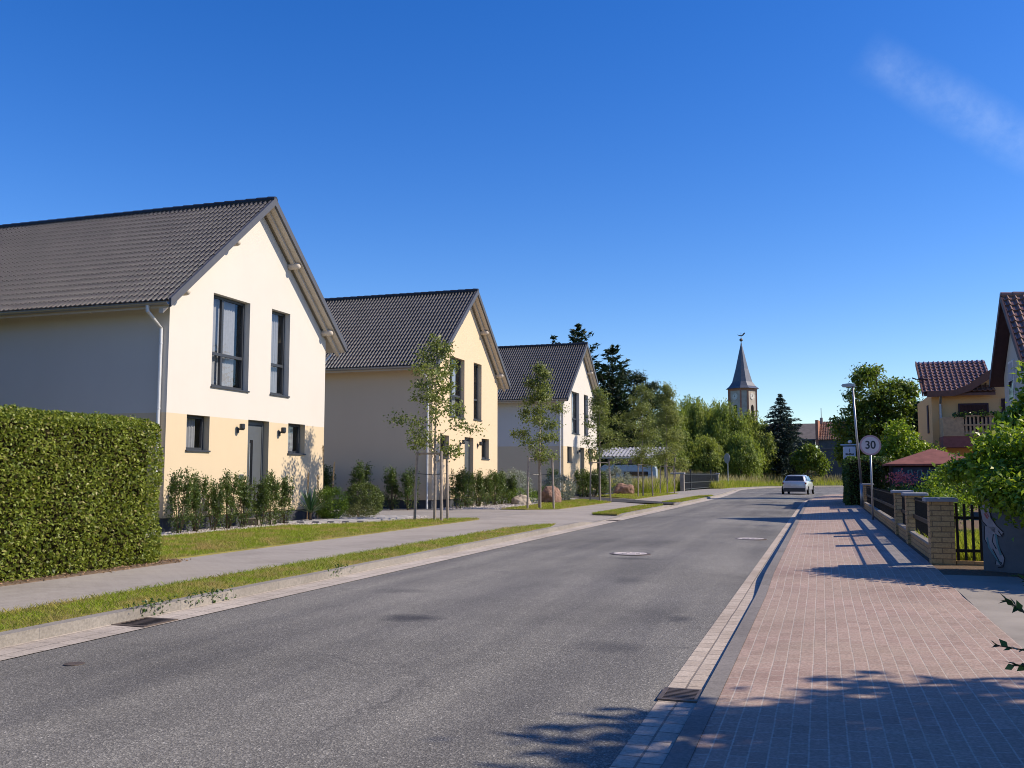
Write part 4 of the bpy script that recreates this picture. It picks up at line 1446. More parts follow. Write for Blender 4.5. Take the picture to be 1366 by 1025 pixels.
# shrubs behind the fence, from the gate to the hedge
def bush(name, label, cat, loc, blobs, nc, k, rc, size, mat, lim=20, aspect=.55, trunk=(.07, 1.0), group=None, bias=.45, droop=-.1, barkm='bark', upn=.5, flat=.8, zmin=None):
    t = thing(name, label, cat, loc, 0, group)
    o, P = crown('crown', blobs, nc, k, rc, size, mat, t, aspect, bias, droop, flat, zmin, upn)
    s = MB()
    top = max(b[2] for b in blobs)
    s.tube([(0, 0, -.1), (.03, .02, top * .35), (-.03, .03, top * .7), (0, 0, top)], [trunk[0], trunk[0] * .8, trunk[0] * .5, trunk[0] * .2], 8, cap=False)
    limbs(s, P, (0, 0, 0), (0, 0, top), trunk[0], trunk[1] * .3, lim, .006)
    s.build('trunk', M[barkm], t, smooth=True)
    return t


bush('garden_bush', 'bright leafy bush hanging over the grey garden wall', 'bush', (3.3, 15.0, GZ),
     [(-.45, -1.10, 1.02, .60, .42, .36, 1.4), (-.95, -.70, 1.12, .34, .34, .26, .5), (-.85, -.1, 1.38, .55, .5, .38, 1.0), (.1, -1.50, .95, .60, .42, .40, 1.3), (.6, -1.9, .90, .6, .42, .42, 1.0), (-.1, -.2, 1.75, .85, .6, .45, 1.2), (.6, -.6, 1.55, .9, .7, .5, 1.2), (-1.3, .35, 1.30, .32, .35, .26, .35), (.25, -2.0, .62, .35, .25, .2, .35), (-.40, -1.1, 1.0, .3, .25, .22, .3), (-.75, .2, 1.75, .35, .35, .25, .3)],
     80, 34, .17, .082, M['bush_r'], 26, .58, (.05, .6), droop=-.1, bias=.2)
bush('fruit_tree', 'small bright-leaved tree rising behind the garden wall before the steep tiled roof', 'tree', (5.85, 25.0, GZ),
     [(-.95, 0, 1.7, 1.15, .9, .8, 1.6), (-.75, .1, 2.6, .85, .9, .7, 1.3), (-.5, 0, 3.3, .65, .7, .55, .9), (-1.45, .1, 2.55, .35, .4, .45, .3), (.4, -.2, 2.7, 1.1, .9, 1.2, 1.6), (-1.85, 0, 1.7, .5, .5, .5, .5), (-.3, 0, 3.95, .35, .3, .35, .25), (-1.0, 0, 3.5, .2, .2, .4, .12)],
     75, 30, .24, .15, M['bush_r'], 28, .5, (.09, 1.0), droop=-.1, bias=.3)
bush('garden_shrub', 'round glossy shrub behind the second and third brick pillars', 'shrub', (2.75, 23.2, GZ),
     [(0, 0, .95, .75, .9, .48, 1.3), (.55, .3, 1.05, .55, .6, .42, .8), (-.25, -.6, .7, .4, .5, .35, .6)], 75, 26, .16, .075, M['bush_r'], 14, .55, (.03, .4), bias=.5)
bush('garden_shrub', 'low yellow-green shrub just above the caps of the front pillars', 'shrub', (2.35, 20.8, GZ),
     [(0, 0, .65, .4, .9, .3, 1.0)], 60, 24, .14, .07, M['bright'], 10, .5, (.02, .3), bias=.5)
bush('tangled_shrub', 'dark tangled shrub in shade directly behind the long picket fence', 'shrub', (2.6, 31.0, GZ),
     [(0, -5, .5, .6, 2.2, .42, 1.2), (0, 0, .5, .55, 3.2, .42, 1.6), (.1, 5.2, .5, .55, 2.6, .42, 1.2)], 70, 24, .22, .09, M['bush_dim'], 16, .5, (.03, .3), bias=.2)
bush('flowering_shrub', 'pink flowering shrub between the picket fence and the pavilion', 'shrub', (2.75, 36.5, GZ),
     [(0, 0, .6, .5, .6, .42, 1)], 50, 22, .16, .09, M['bush_dim'], 10, .5, (.03, .3))
fl = bpy.context.scene.objects[-1] if False else None
n = 260
c = np.column_stack([rng.normal(2.7, .22, n), rng.normal(36.0, .3, n), rng.normal(1.38, .12, n)])
fo = [o for o in COL.objects if o.name.startswith('flowering_shrub')][0]
c -= np.array([2.75, 36.5, GZ])
link('blossom', np_mesh('blossom', leaves(c, rng.normal(size=(n, 3)), .085, .8), 4, M['flower']), fo)
bush('light_bush', 'tall light green bush in sun behind the speed sign and pavilion roof', 'bush', (3.45, 47.6, .2),
     [(-.5, 0, 2.0, .9, .9, .8, 1.2), (.3, .1, 2.6, .9, .9, .7, 1.1), (.0, 0, 3.3, .6, .6, .5, .6), (1.1, 0, 2.1, .8, .9, .7, 1.0)], 60, 28, .28, .14, M['bush_r'], 18, .55, (.08, 1.0))
bush('broad_tree', 'big dark broad-leaved tree behind the hedge and street lamp', 'tree', (3.5, 64.0, .2),
     [(-.6, 0, 6.4, 1.35, 1.4, 1.6, 1.5), (.9, .2, 6.0, 1.5, 1.4, 1.2, 1.4), (-1.2, 0, 4.4, 1.6, 1.6, 1.4, 1.6), (1.4, .1, 4.4, 1.6, 1.5, 1.3, 1.5), (0, -.4, 3.6, 2.0, 1.6, 1.2, 1.6), (-1.7, 0, 2.8, .9, 1.0, .9, .8), (-.4, 0, 7.9, .6, .6, .5, .35), (1.7, 0, 6.6, .6, .6, .7, .4), (2.4, 0, 5.2, .6, .7, .6, .4)],
     62, 34, .42, .20, M['bigtree'], 34, .6, (.17, 1.8), bias=.4)


# ------------------------------------------------------------------ steep-roofed house and ochre house on the right
M['wall_white'] = plaster_mat('pale_grey_plaster', (.44, .44, .40), (.44, .44, .40), 0)
M['wall_ochre'] = plaster_mat('deep_ochre_plaster', (.78, .46, .20), (.78, .46, .20), 0)
M['fascia'] = plain('dark_brown_fascia', (.055, .028, .035), .6, .3, var=.2)
M['fascia_r'] = plain('brown_fascia', (.16, .075, .05), .6, .3, var=.2)
M['balcony_wood'] = plain('balcony_wood', (.46, .31, .17), .7, .3, var=.25, scale=6)
t = thing('steep_roofed_house', 'pale house with a steep brown-red tiled roof at the right edge of the picture', 'house', (6.0, 35.3, .19))
sl = .905
def bz(y): return 7.38 - sl * abs(y)
m = MB()
w = 2.55
pts = [(-w, -.3), (w, -.3), (w, bz(w) - .25), (0, bz(0) - .25), (-w, bz(w) - .25)]
m.prism(pts, .38, 9.5, 'x')
m.build('wall', M['wall_white'], t)
tm = tiles_mb(0.02, 9.6, -2.95, 0, 7.38, bz(2.95), .24, .34, .055, .045)
t2 = tiles_mb(0.02, 9.6, 2.95, 0, 7.38, bz(2.95), .24, .34, .055, .045)
tm.add(t2.v, t2.f)
rf = tm.build('roof', M['tile_red'], t, fix=False); smooth_auto(rf)
m = MB()
for s in (-1, 1):
    slope_box(m, .0, 9.6, 0, 7.33, s * 2.95, bz(2.95) - .05, .14)
m.build('soffit', M['fascia'], rf)
m = MB()
for s in (-1, 1):
    slope_box(m, -.05, .0, 0, 7.44, s * 2.97, bz(2.97) + .06, .27)
m.build('verge_board', M['fascia'], rf)
m = MB()
for k in range(26):
    m.lathe([(.12, -.04 + k * .37), (.125, k * .37), (.10, .38 + k * .37)], 10, (0, 0, 7.38), 'x')
m.build('ridge_cap', M['tile_red'], rf)
m = MB(); m.bevbox(.33, .44, .55, 1.45, 3.85, 5.25, .01); wdw = m.build('window', plain('white_frame', (.6, .6, .6), .5), t)
m = MB(); m.box(.318, .328, .63, 1.37, 3.93, 4.55); m.build('lower_pane', M['glass_dark'], wdw)
m = MB(); m.box(.318, .328, .63, 1.37, 4.58, 5.17); m.build('roller_blind', plain('grey_blind', (.35, .36, .40), .6), wdw)

t = thing('ochre_house', 'deep ochre house with a tiled roof and wooden balcony beyond the steep roofed house', 'house', (4.95, 50.0, .19))
m = MB(); m.box(.25, 9, 0, 7, -.2, 5.25); m.build('wall', M['wall_ochre'], t)
# roof slope towards the viewer, swept up to a higher ridge on the right
m = tiles_mb(-.15, 3.0, -.55, 2.2, 7.05, 5.28, .22, .34, .055, .04)
rf = m.build('roof', M['tile_red'], t, fix=False); smooth_auto(rf)
m = MB(); slope_box(m, -.12, 3.0, 2.2, 6.99, -.52, 5.22, .12); m.build('soffit', M['fascia_r'], rf)
m = MB(); slope_box(m, -.21, -.15, 2.25, 7.12, -.58, 5.33, .24); m.build('verge_board', M['fascia_r'], rf)
m = MB()
sw = [(0.0, 5.06), (1.2, 5.08), (1.9, 5.3), (2.6, 5.75), (3.4, 6.25), (4.4, 6.6), (4.4, 6.95), (3.3, 6.6), (2.5, 6.1), (1.85, 5.62), (1.2, 5.36), (0, 5.34)]
m.prism(sw, -.66, -.56, 'y'); m.build('swept_fascia', M['fascia_r'], t)
m = MB(); m.prism([(1.3, 5.1), (1.95, 5.35), (2.6, 5.78), (3.4, 6.28), (4.4, 6.62), (9, 6.6), (9, 5.0), (1.3, 5.0)], -.02, .6, 'y'); m.build('gable_wall', M['wall_ochre'], t)
m = MB(); m.prism([(1.8, 5.55), (2.5, 6.08), (3.3, 6.56), (4.4, 6.9), (9.2, 7.3), (9.2, 7.2), (4.4, 6.8), (3.3, 6.46), (2.5, 5.98), (1.8, 5.45)], -.56, 7, 'y'); m.build('swept_roof', M['tile_red'], rf)
m = MB(); m.bevbox(1.42, 2.75, -.05, .02, 3.45, 4.75, .01); wd_ = m.build('balcony_door', M['fascia'], t)
m = MB(); m.box(1.5, 2.67, -.064, -.052, 3.5, 4.67); m.build('pane', M['glass_dark'], wd_)
m = MB(); m.bevbox(3.3, 3.75, -.05, .02, 4.15, 4.95, .01); w2 = m.build('window', M['fascia'], t)
m = MB(); m.box(3.36, 3.69, -.064, -.052, 4.2, 4.9); m.build('pane', M['glass_dark'], w2)
m = MB(); m.bevbox(.20, .245, 1.4, 1.9, 3.4, 4.8, .01); w3 = m.build('side_window', M['fascia'], t)
m = MB(); m.tube([(.62, -.60, 5.15), (.62, -.10, 4.75), (.62, -.08, 0)], .06, 8); m.build('downpipe', M['zinc'], t)
m = MB(); m.box(.53, 6.6, -1.5, 0, 2.6, 3.12); m.build('balcony_slab', plain('dull_red_slab', (.26, .10, .085), .8, .2, var=.2), t)
m = MB()
for i in range(30):
    x = 1.5 + i * .17
    m.box(x, x + .085, -1.53, -1.49, 3.15, 4.05)
for zz in (3.2, 3.6, 4.02):
    m.box(1.45, 6.6, -1.56, -1.531, zz, zz + .07)
m.box(.55, 1.45, -1.52, -1.46, 3.125, 4.02); m.box(.55, .61, -1.459, 0, 3.125, 4.02)
bl = m.build('balcony_railing', M['balcony_wood'], t)
n = 500
c = np.column_stack([rng.uniform(1.0, 4.6, n), rng.normal(-1.5, .08, n), rng.normal(4.12, .07, n)])
link('balcony_plants', np_mesh('balcony_plants', leaves(c, rng.normal(size=(n, 3)), .12, .6), 4, M['bush_dim']), t)
m = MB()
m.tube([(-.1, .3, 5.8), (-.1, .3, 5.95)], .03, 6)
m.lathe([(.01, -.22), (.07, -.10), (.08, .05), (.03, .16), (.05, .2), (.01, .26)], 10, (-.1, .3, 6.02), 'x')
m.prism([(-.3, 6.02), (-.55, 6.12), (-.55, 6.05), (-.3, 5.98)], .27, .33, 'y')
m.build('rooster_ornament', M['fascia'], rf)

# off to the right of the view: the garden tree whose shade falls across the foreground
bush('shade_tree', 'broad garden tree on the right whose shade covers the near pavement', 'tree', (8.0, 5.4, .2),
     [(-.2, 1.5, 4.7, 2.9, 2.2, 1.2, 2.6), (-1.5, -.1, 4.6, 1.9, 1.4, 1.0, 1.8), (.5, -1.8, 4.8, 2.6, 2.2, 1.6, 2.2), (-2.2, -2.4, 4.6, 2.2, 1.9, 1.2, 2.2), (-.2, 1.0, 3.2, 2.3, 2.1, 1.0, 2.0), (.3, -4.2, 4.4, 2.8, 2.4, 1.6, 1.8), (1.5, 1.8, 3.6, 2.2, 2.0, 1.2, 1.4), (-3.2, -5.2, 4.6, 2.6, 2.2, 1.2, 1.6), (.3, .4, 5.6, 2.2, 2.2, .8, 1.5)], 130, 46, .42, .22, M['bigtree'], 26, .55, (.16, 1.6), bias=.1)
bush('shade_tree', 'unseen tree added behind the viewpoint to block sky light over the near shade', 'tree', (4.6, -4.6, .12),  # added behind the camera, blocks sky light to deepen the foreground shade
     [(0, 0, 4.6, 3.6, 3.4, 1.8, 3), (-3.4, 1.2, 5.0, 2.6, 2.4, 1.3, 2), (-3.0, -2.5, 5.0, 3.0, 2.6, 1.5, 2), (2.5, 1.5, 5.2, 2.6, 2.4, 1.6, 2), (-1.0, 2.8, 5.4, 2.2, 1.8, 1.0, 1.4), (0, 0, 2.6, 3.0, 3.0, 1.2, 1.5)], 90, 34, .5, .22, M['bigtree'], 26, .55, (.2, 1.6), bias=.1)
t = thing('leafy_twig_shrub', 'thin leafy twig reaching in from a shrub at the right edge over the driveway', 'shrub', (1.735, 5.3, .19))
tw = MB()
C, O = [], []
def twig(pts, n, seed):
    q = random.Random(seed)
    tw.tube(pts, [.006, .005, .004, .0025][:len(pts)], 5, cap=False)
    P = [Vector(p) for p in pts]
    for i in range(2 * n):
        f = (i + .6) / (2 * n) * (len(P) - 1) ; k = min(int(f), len(P) - 2)
        p = P[k].lerp(P[k + 1], f - k); d = (P[k + 1] - P[k]).normalized()
        s = Vector((q.uniform(-.3, .3), q.uniform(-1, 1), q.uniform(-.6, 1))) * (1 if i % 2 else -1)
        dd = (d * .7 + s * .8).normalized()
        C.append(p + dd * .022); O.append(dd)
twig([(0, 0, -.05), (-.3, -.05, .25), (-.7, -.15, .46), (-.98, -.22, .505)], 17, 1)
twig([(-.55, -.12, .38), (-.72, -.2, .56), (-.84, -.22, .66), (-.92, -.2, .72)], 12, 2)
twig([(-.3, -.05, .25), (-.5, -.1, .55), (-.7, -.15, .74), (-.86, -.17, .83)], 12, 3)
twig([(-.6, -.13, .42), (-.78, -.19, .42), (-.9, -.2, .41)], 8, 4)
twig([(-.3, -.05, .25), (-.42, .02, .7), (-.5, .05, 1.0), (-.55, .05, 1.2)], 14, 5)
tw.build('stem', M['twig'], t)
c = np.array([tuple(p) for p in C]); o_ = np.array([tuple(p) for p in O])
v = leaf_verts(c, o_, rng.normal(size=c.shape) * .5 + np.array([0, -.3, .8]), rng.uniform(.045, .068, len(c)), rng.uniform(.020, .032, len(c)))
link('foliage', np_mesh('foliage', v, 4, M['bush_dim']), t)
# ------------------------------------------------------------------ iron gate, gate posts, round sign at the bend
GP = [(-11.45, 82.5), (-10.7, 104.0)]
gv = Vector((GP[1][0] - GP[0][0], GP[1][1] - GP[0][1], 0)); gl = gv.length
t = thing('iron_gate', 'long dark iron sliding gate between two pale posts at the bend', 'gate', (GP[0][0], GP[0][1], .1), math.atan2(gv.y, gv.x))
m = MB()
nb_ = 90
for i in range(nb_):
    x = .5 + (gl - 1) * i / (nb_ - 1)
    m.box(x - .025, x + .025, -.015, .015, .12, 1.56 + (.12 if i % 3 == 0 else 0))
m.build('bars', M['metal_dark'], t)
m = MB()
for z in (.14, .72, 1.45):
    m.box(.4, gl - .4, -.03, .03, z, z + .07)
m.build('rail', M['metal_dark'], t)
m = MB(); m.box(.5, gl - .5, .04, .05, .2, 1.40); m.build('backing_sheet', plain('dark_blue_sheet', (.028, .034, .046), .6, .3), t)
for x in (4.2, 16.8):
    m = MB(); m.box(x - .07, x + .07, -.07, .07, 0, 1.95); m.build('guide_post', M['metal_dark'], t)
for x, y, lab in ((GP[0][0], GP[0][1], 'near pale concrete post of the dark iron gate'), (GP[1][0], GP[1][1], 'far pale concrete post of the dark iron gate')):
    t = thing('gate_post', lab, 'gate post', (x, y, .1), 0, 'concrete posts of the iron gate')
    m = MB(); m.bevbox(-.17, .17, -.2, .2, -.1, 1.5, .02); m.build('shaft', M['concrete'], t)
    m = MB(); m.bevbox(-.24 - (.75 if 'near' in lab else 0), .24, -.26, .26, 1.501, 1.62, .03); m.build('cap', M['cap'], t)
t = thing('round_sign', 'grey back of a round road sign on a thin pole beside the far gate post', 'road sign', (-9.6, 104.5, .1), R(-52))
m = MB(); m.tube([(0, 0, -.1), (0, 0, 3.2)], .05, 8); m.build('pole', M['zinc'], t)
m = MB(); m.lathe([(.55, -.10), (.56, -.09), (.56, -.07)], 28, (0, 0, 3.2), 'y'); d = m.build('disc', M['sign_back'], t)

# ------------------------------------------------------------------ carport with a van under it
t = thing('carport', 'open carport with a grey corrugated roof behind the far house', 'carport', (-17.2, 90.0, .1))
m = MB()
n = 90
for (sl_a, sl_b) in (((-3.2, 3.15), (0, 4.05)), ((3.2, 3.15), (0, 4.05))):
    vs = []
    for i in range(n + 1):
        x = -4.2 + 8.0 * i / n
        o = .06 * math.sin(i * math.pi / 2.0)
        for k in range(3):
            f = k / 2
            vs.append((x, sl_a[0] * (1 - f), sl_a[1] * (1 - f) + 4.05 * f + o))
    m.add(vs, [(3 * i + k, 3 * i + 3 + k, 3 * i + 4 + k, 3 * i + k + 1) for i in range(n) for k in range(2)])
m.build('roof', plain('corrugated_sheet', (.30, .30, .31), .6, .3, var=.2), t, smooth=True, fix=False)
for x in (-3.9, -1.2, 1.4, 3.6):
    for y in (-3, 3):
        m = MB(); m.box(x - .08, x + .08, y - .08, y + .08, -.1, 3.15); m.build('post', M['bark_pale'], t)
m = MB(); m.box(-4.1, 3.8, -3.08, -2.92, 2.95, 3.12); m.build('beam', M['soffit'], t)
m = MB(); m.box(-1.8, .9, -2.9, -2.85, 2.45, 2.9); m.build('tile_panel', M['tile_red'], t)
t = thing('parked_van', 'pale blue-white van parked under the grey carport roof', 'van', (-16.9, 86.3, .1), R(4))
m = MB()
side = [(-2.6, .35), (2.55, .35), (2.62, .7), (2.6, 1.9), (2.45, 2.25), (2.2, 2.33), (-2.1, 2.33), (-2.45, 2.1), (-2.6, 1.5)]
m.prism(side, -.9, .9, 'y'); b = m.build('body', plain('van_paint', (.36, .43, .50), .35, .5), t)
for x0_, x1_ in ((-2.2, -1.0), (-.3, 1.9)):
    m = MB(); m.box(x0_, x1_, -.912, -.903, 1.28, 1.72); m.build('window', M['glass_dark'], t)
for x in (-1.75, 1.65):
    for y in (-.82, .82):
        m = MB(); m.lathe([(.24, y - .1), (.33, y - .08), (.33, y + .08), (.24, y + .1)], 16, (x, 0, .33), 'y'); m.build('wheel', M['black'], t)

# ------------------------------------------------------------------ conifers and trees in the background
def needle_tree(name, label, loc, h, rbase, seed, mat, levels, per, tuft, size, up=.0, droop=.25, prof=1.0, top=.0, group=None, z0=.08, aspect=.22, spread=.13):
    r_ = np.random.default_rng(seed)
    t = thing(name, label, 'tree', loc, 0, group)
    C, O = [], []
    s = MB()
    s.tube([(0, 0, -.1), (0, 0, h * .5), (0, 0, h * .99)], [h * .018, h * .011, .015], 8, cap=False)
    for i in range(levels):
        f = z0 + (1 - z0) * (i / (levels - 1)) ** .92
        rad = rbase * (1 - f) ** prof + top * h * .01 + .02
        k = max(3, int(per * (1 - f * .6)))
        a0 = r_.uniform(0, 6.28)
        for j in range(k):
            a = a0 + 6.283 * j / k + r_.uniform(-.3, .3)
            L = rad * r_.uniform(.62, 1.22)
            zb = f * h + r_.uniform(-.45, .45) * h / levels
            ns = max(3, int(L / spread))
            q = np.linspace(.18, 1, ns)
            zz = zb + L * (up * q ** 1.6 - droop * q * (1 - .45 * q))
            x = np.cos(a) * L * q; y = np.sin(a) * L * q
            pts = np.column_stack([x, y, zz])
            s.tube([(0, 0, zb), tuple(pts[ns // 2]), tuple(pts[-1])], [.035, .02, .008], 4, cap=False)
            m = np.repeat(pts, tuft, axis=0)
            wd = (L * .20 * (1.1 - np.repeat(q, tuft)) + .10)
            off = r_.normal(size=m.shape) * np.column_stack([wd, wd, wd * .40])
            off[:, 2] -= np.abs(off[:, 0]) * .2
            C.append(m + off)
            O.append(np.tile([np.cos(a), np.sin(a), up * .8 - .12], (len(m), 1)) + r_.normal(size=m.shape) * .45)
    C = np.concatenate(C); O = np.concatenate(O)
    n = len(C)
    L = size * (1 + .4 * r_.uniform(-1, 1, n))
    nrm = r_.normal(size=(n, 3)) * .6 + np.array([0, 0, .8])
    link('crown', np_mesh('crown', leaf_verts(C, O, nrm, L, L * aspect), 4, mat), t)
    s.build('trunk', M['bark'], t)
    return t


needle_tree('spruce', 'dark blue spruce with a pointed top to the right of the church tower', (-5.2, 137.0, 1.2), 11.4, 5.6, 5, M['spruce'], 22, 12, 9, .46, up=.05, droop=.22, prof=.80, spread=.26, aspect=.30)
needle_tree('small_conifer', 'dark conifer showing at the left side of the ochre house', (5.75, 61.0, .2), 5.4, 1.6, 15, M['conifer'], 14, 9, 8, .4, up=.1, droop=.2, prof=.8, spread=.22, aspect=.3)
needle_tree('tall_conifer', 'tallest dark conifer directly behind the ridge of the far house', (-25.2, 101.0, .1), 17.8, 5.6, 6, M['conifer'], 22, 10, 9, .62, up=.55, droop=.10, prof=.62, spread=.36, aspect=.30)
needle_tree('tall_conifer', 'dark conifer to the right of the tallest one, feathered against the sky', (-21.6, 102.0, .1), 15.4, 4.6, 7, M['conifer'], 20, 10, 9, .60, up=.55, droop=.10, prof=.6, spread=.36, aspect=.30)
needle_tree('tall_conifer', 'conifer whose tip just clears the roof ridge of the far house', (-28.2, 101.5, .1), 16.5, 3.4, 8, M['conifer'], 20, 9, 8, .55, up=.5, droop=.12, prof=.75, spread=.36, aspect=.30)
bush('cedar', 'broad dark cedar with ragged top between the conifers and the pale street trees', 'tree', (-19.6, 104.0, .1),
     [(0, 0, 9.4, 3.0, 2.6, 1.5, 1.5), (-.3, 0, 6.6, 3.6, 3.0, 2.2, 2.2), (0, 0, 3.6, 3.6, 3.0, 2.0, 1.8), (-1.0, 0, 11.9, .9, .9, 1.0, .4), (.5, 0, 12.0, .6, .6, .9, .3), (2.0, 0, 11.0, .8, .8, .5, .35), (-2.2, 0, 11.6, .7, .7, .8, .3), (2.9, 0, 9.6, 1.0, .9, .5, .4), (3.4, 0, 7.6, .8, .8, .6, .35)],
     62, 34, .62, .36, M['cedar'], 30, .32, (.3, 2), bias=.45)


def willow(label, loc, h, r, seed, mat, nst, name='willow', z_lo=.14):
    r_ = np.random.default_rng(seed)
    t = thing(name, label, 'tree', loc, 0, 'leafy green trees along the meadow')
    C, O = [], []
    heads = []
    for i in range(nst):
        a = r_.uniform(0, 6.28); q = math.sqrt(r_.uniform(0, 1))
        lump = 1 + .22 * math.sin(a * 3 + seed) + .16 * math.sin(a * 5 + 2 * seed)
        x, y = r * q * lump * math.cos(a), r * q * lump * math.sin(a)
        if noise.noise(Vector((x * .75 + seed, y * .75, seed))) < -.16 and q > .35:
            continue
        ztop = h * (1 - .42 * q ** 2.2) * r_.uniform(.82, 1.03) * (.93 + .09 * math.sin(a * 4 + seed))
        ztop = max(h * .3, ztop)
        ln = r_.uniform(.10, .30) * h
        heads.append((x, y, ztop))
        k = int(12 + ln * 7)
        f = r_.uniform(0, 1, k)
        C.append(np.column_stack([x * (1 + .06 * f) + r_.normal(0, .20, k), y * (1 + .10 * f) + r_.normal(0, .20, k), np.maximum(ztop - ln * f, z_lo * h * r_.uniform(0, 1, k))]))
        O.append(np.column_stack([r_.normal(0, .45, k) + .25 * math.cos(a), r_.normal(0, .45, k) + .25 * math.sin(a), np.full(k, -.7)]))
    # lower skirt
    for i in range(int(nst * .7)):
        a = r_.uniform(0, 6.28); q = r_.uniform(.72, 1.05)
        x, y = r * q * math.cos(a), r * q * math.sin(a)
        ztop = h * r_.uniform(.12, .62)
        k = 11; f = r_.uniform(0, 1, k)
        C.append(np.column_stack([x + r_.normal(0, .22, k), y + r_.normal(0, .22, k), np.maximum(ztop - .12 * h * f, .1)]))
        O.append(np.column_stack([r_.normal(0, .5, k) + .3 * math.cos(a), r_.normal(0, .5, k) + .3 * math.sin(a), np.full(k, -.5)]))
    C = np.concatenate(C); O = np.concatenate(O); n = len(C)
    L = .31 * (1 + .5 * r_.uniform(-1, 1, n))
    nrm = np.column_stack([C[:, 0], C[:, 1], np.full(n, r * .6)]) / r + r_.normal(size=(n, 3)) * .7
    link('crown', np_mesh('crown', leaf_verts(C, O, nrm, L, L * .34), 4, mat), t)
    s = MB()
    s.tube([(0, 0, -.1), (.1, 0, h * .3), (0, .1, h * .7)], [.32, .24, .08], 8, cap=False)
    for i in range(18):
        p = Vector(heads[i % len(heads)]); b = Vector((0, 0, h * rnd.uniform(.18, .45)))
        s.tube([b, b.lerp(p, .55) + Vector((0, 0, .5)), p], [.11, .07, .02], 5, cap=False)
    s.build('trunk', M['bark'], t)
    return t


willow('leftmost weeping green tree behind the iron gate, darker than its neighbours', (-19.3, 131, .9), 10.8, 2.9, 31, M['willow'], 900)
willow('second weeping green tree behind the meadow, left of the church tower', (-16.2, 134, 1.0), 11.2, 2.8, 32, M['willow2'], 900)
willow('weeping green tree directly below the church tower', (-12.4, 133, 1.0), 10.7, 3.1, 33, M['willow'], 1000)
willow('weeping yellow-green tree just left of the blue spruce', (-9.2, 135, 1.1), 9.2, 2.9, 34, M['willow2'], 900)
willow('lower rounded green tree in front of the weeping trees beside the round sign', (-14.8, 127.5, .6), 6.4, 3.0, 35, M['willow2'], 640, 'meadow_tree', .02)
willow('lower green tree at the left end of the meadow behind the gate', (-19.2, 124.5, .4), 6.0, 2.6, 36, M['willow'], 520, 'meadow_tree', .02)
willow('low green tree in front of the blue spruce on the left', (-10.2, 128.5, .8), 6.4, 2.7, 37, M['willow'], 560, 'meadow_tree', .02)
bush('round_bush', 'dark leafy bush right of the blue spruce in front of the old house', 'bush', (-1.7, 131, 1.1),
     [(-.6, 0, 2.2, 1.4, 1.3, 1.4, 1.2), (.8, 0, 2.6, 1.3, 1.2, 1.5, 1.1), (0, 0, 3.6, 1.0, 1.0, .7, .6), (1.7, 0, 1.5, .9, .9, 1.0, .6)], 70, 26, .45, .28, M['bigtree'], 12, .6, (.14, 1))
willow('green tree filling the gap between the cedar and the weeping trees', (-21.8, 129, .8), 9.6, 2.9, 51, M['willow2'], 800)
willow('tall pale green tree behind the two middle weeping trees', (-18.0, 139, 1.2), 11.9, 3.0, 52, M['willow'], 800)
willow('green tree behind the right-hand weeping trees, partly under the church tower', (-14.3, 140, 1.2), 11.3, 2.8, 53, M['willow2'], 800)
willow('rounded green tree touching the left side of the blue spruce', (-8.0, 139, 1.2), 8.2, 2.4, 54, M['willow'], 600)
for i, (x, y, z, h, r, sd, mt) in enumerate([(-24.5, 118, .3, 9.0, 3.2, 41, 'willow'), (-28.5, 122, .3, 10, 3.4, 42, 'willow')]):
    willow(['green tree half hidden behind the cedar', 'farther green tree behind the conifers'][i], (x, y, z), h, r, sd, M[mt], 500)

# a far wood closes the horizon behind everything
r_ = np.random.default_rng(77)
n = 26000
ang = r_.uniform(R(-75), R(75), n)
rad = r_.normal(330, 14, n)
hh = np.array([6.5 + 2.6 * noise.noise(Vector((a * 14, 0, 0))) + 1.4 * noise.noise(Vector((a * 55, 3, 0))) for a in ang])
c = np.column_stack([np.sin(ang) * rad, np.cos(ang) * rad, hh * np.sqrt(r_.uniform(0, 1, n))])
o = link('distant_wood', np_mesh('distant_wood', leaves(c, r_.normal(size=(n, 3)), 2.2, .7), 4, M['bigtree']))
o['kind'] = 'stuff'

# unseen trees added on the left to keep sky light off the side wall
bush('sky_blocking_tree', 'unseen dark tree added left of the nearest house to block sky light', 'tree', (-21.0, 11.5, .1),
     [(0, 0, 5.0, 5.2, 1.8, 3.6, 5), (0, 0, 2.2, 5.4, 1.9, 2.2, 4), (-6, -1, 5.0, 3.0, 1.8, 3.6, 3), (-6, -1, 2.2, 3, 1.8, 2.2, 2)], 70, 30, .6, .34, M['conifer'], 12, .5, (.3, 2), bias=.2)

# ------------------------------------------------------------------ church tower
t = thing('church_tower', 'brick church tower with a slate spire, clock faces and weathercock above the trees', 'church tower', (-16.6, 220, 0), R(9))
M['church_wall'] = plain('church_grey_render', (.42, .37, .315), .9, .2, var=.2, scale=1.2)
M['church_brick'] = plain('church_red_brick', (.36, .17, .115), .9, .2, var=.25, scale=2)
M['slate_roof'] = plain('church_slate', (.085, .09, .105), .35, .6, var=.25, scale=2.5)
hw, ch = 2.65, 1.12
oc = [(-hw + ch, -hw), (hw - ch, -hw), (hw, -hw + ch), (hw, hw - ch), (hw - ch, hw), (-hw + ch, hw), (-hw, hw - ch), (-hw, -hw + ch)]
oc = [(x * 1.0, y * 1.0) for x, y in oc]
rz = R(-42)
def rot(p, a=rz): return (p[0] * math.cos(a) - p[1] * math.sin(a), p[0] * math.sin(a) + p[1] * math.cos(a))
OC = [rot(p) for p in oc]
m = MB(); m.slab(OC, 0, 21.0); m.build('tower_wall', M['church_wall'], t)
m = MB()
for i, (x, y) in enumerate(OC):
    m.tube([(x, y, 0), (x, y, 21.0)], .25, 4)
m.build('corner_bricks', M['church_brick'], t)
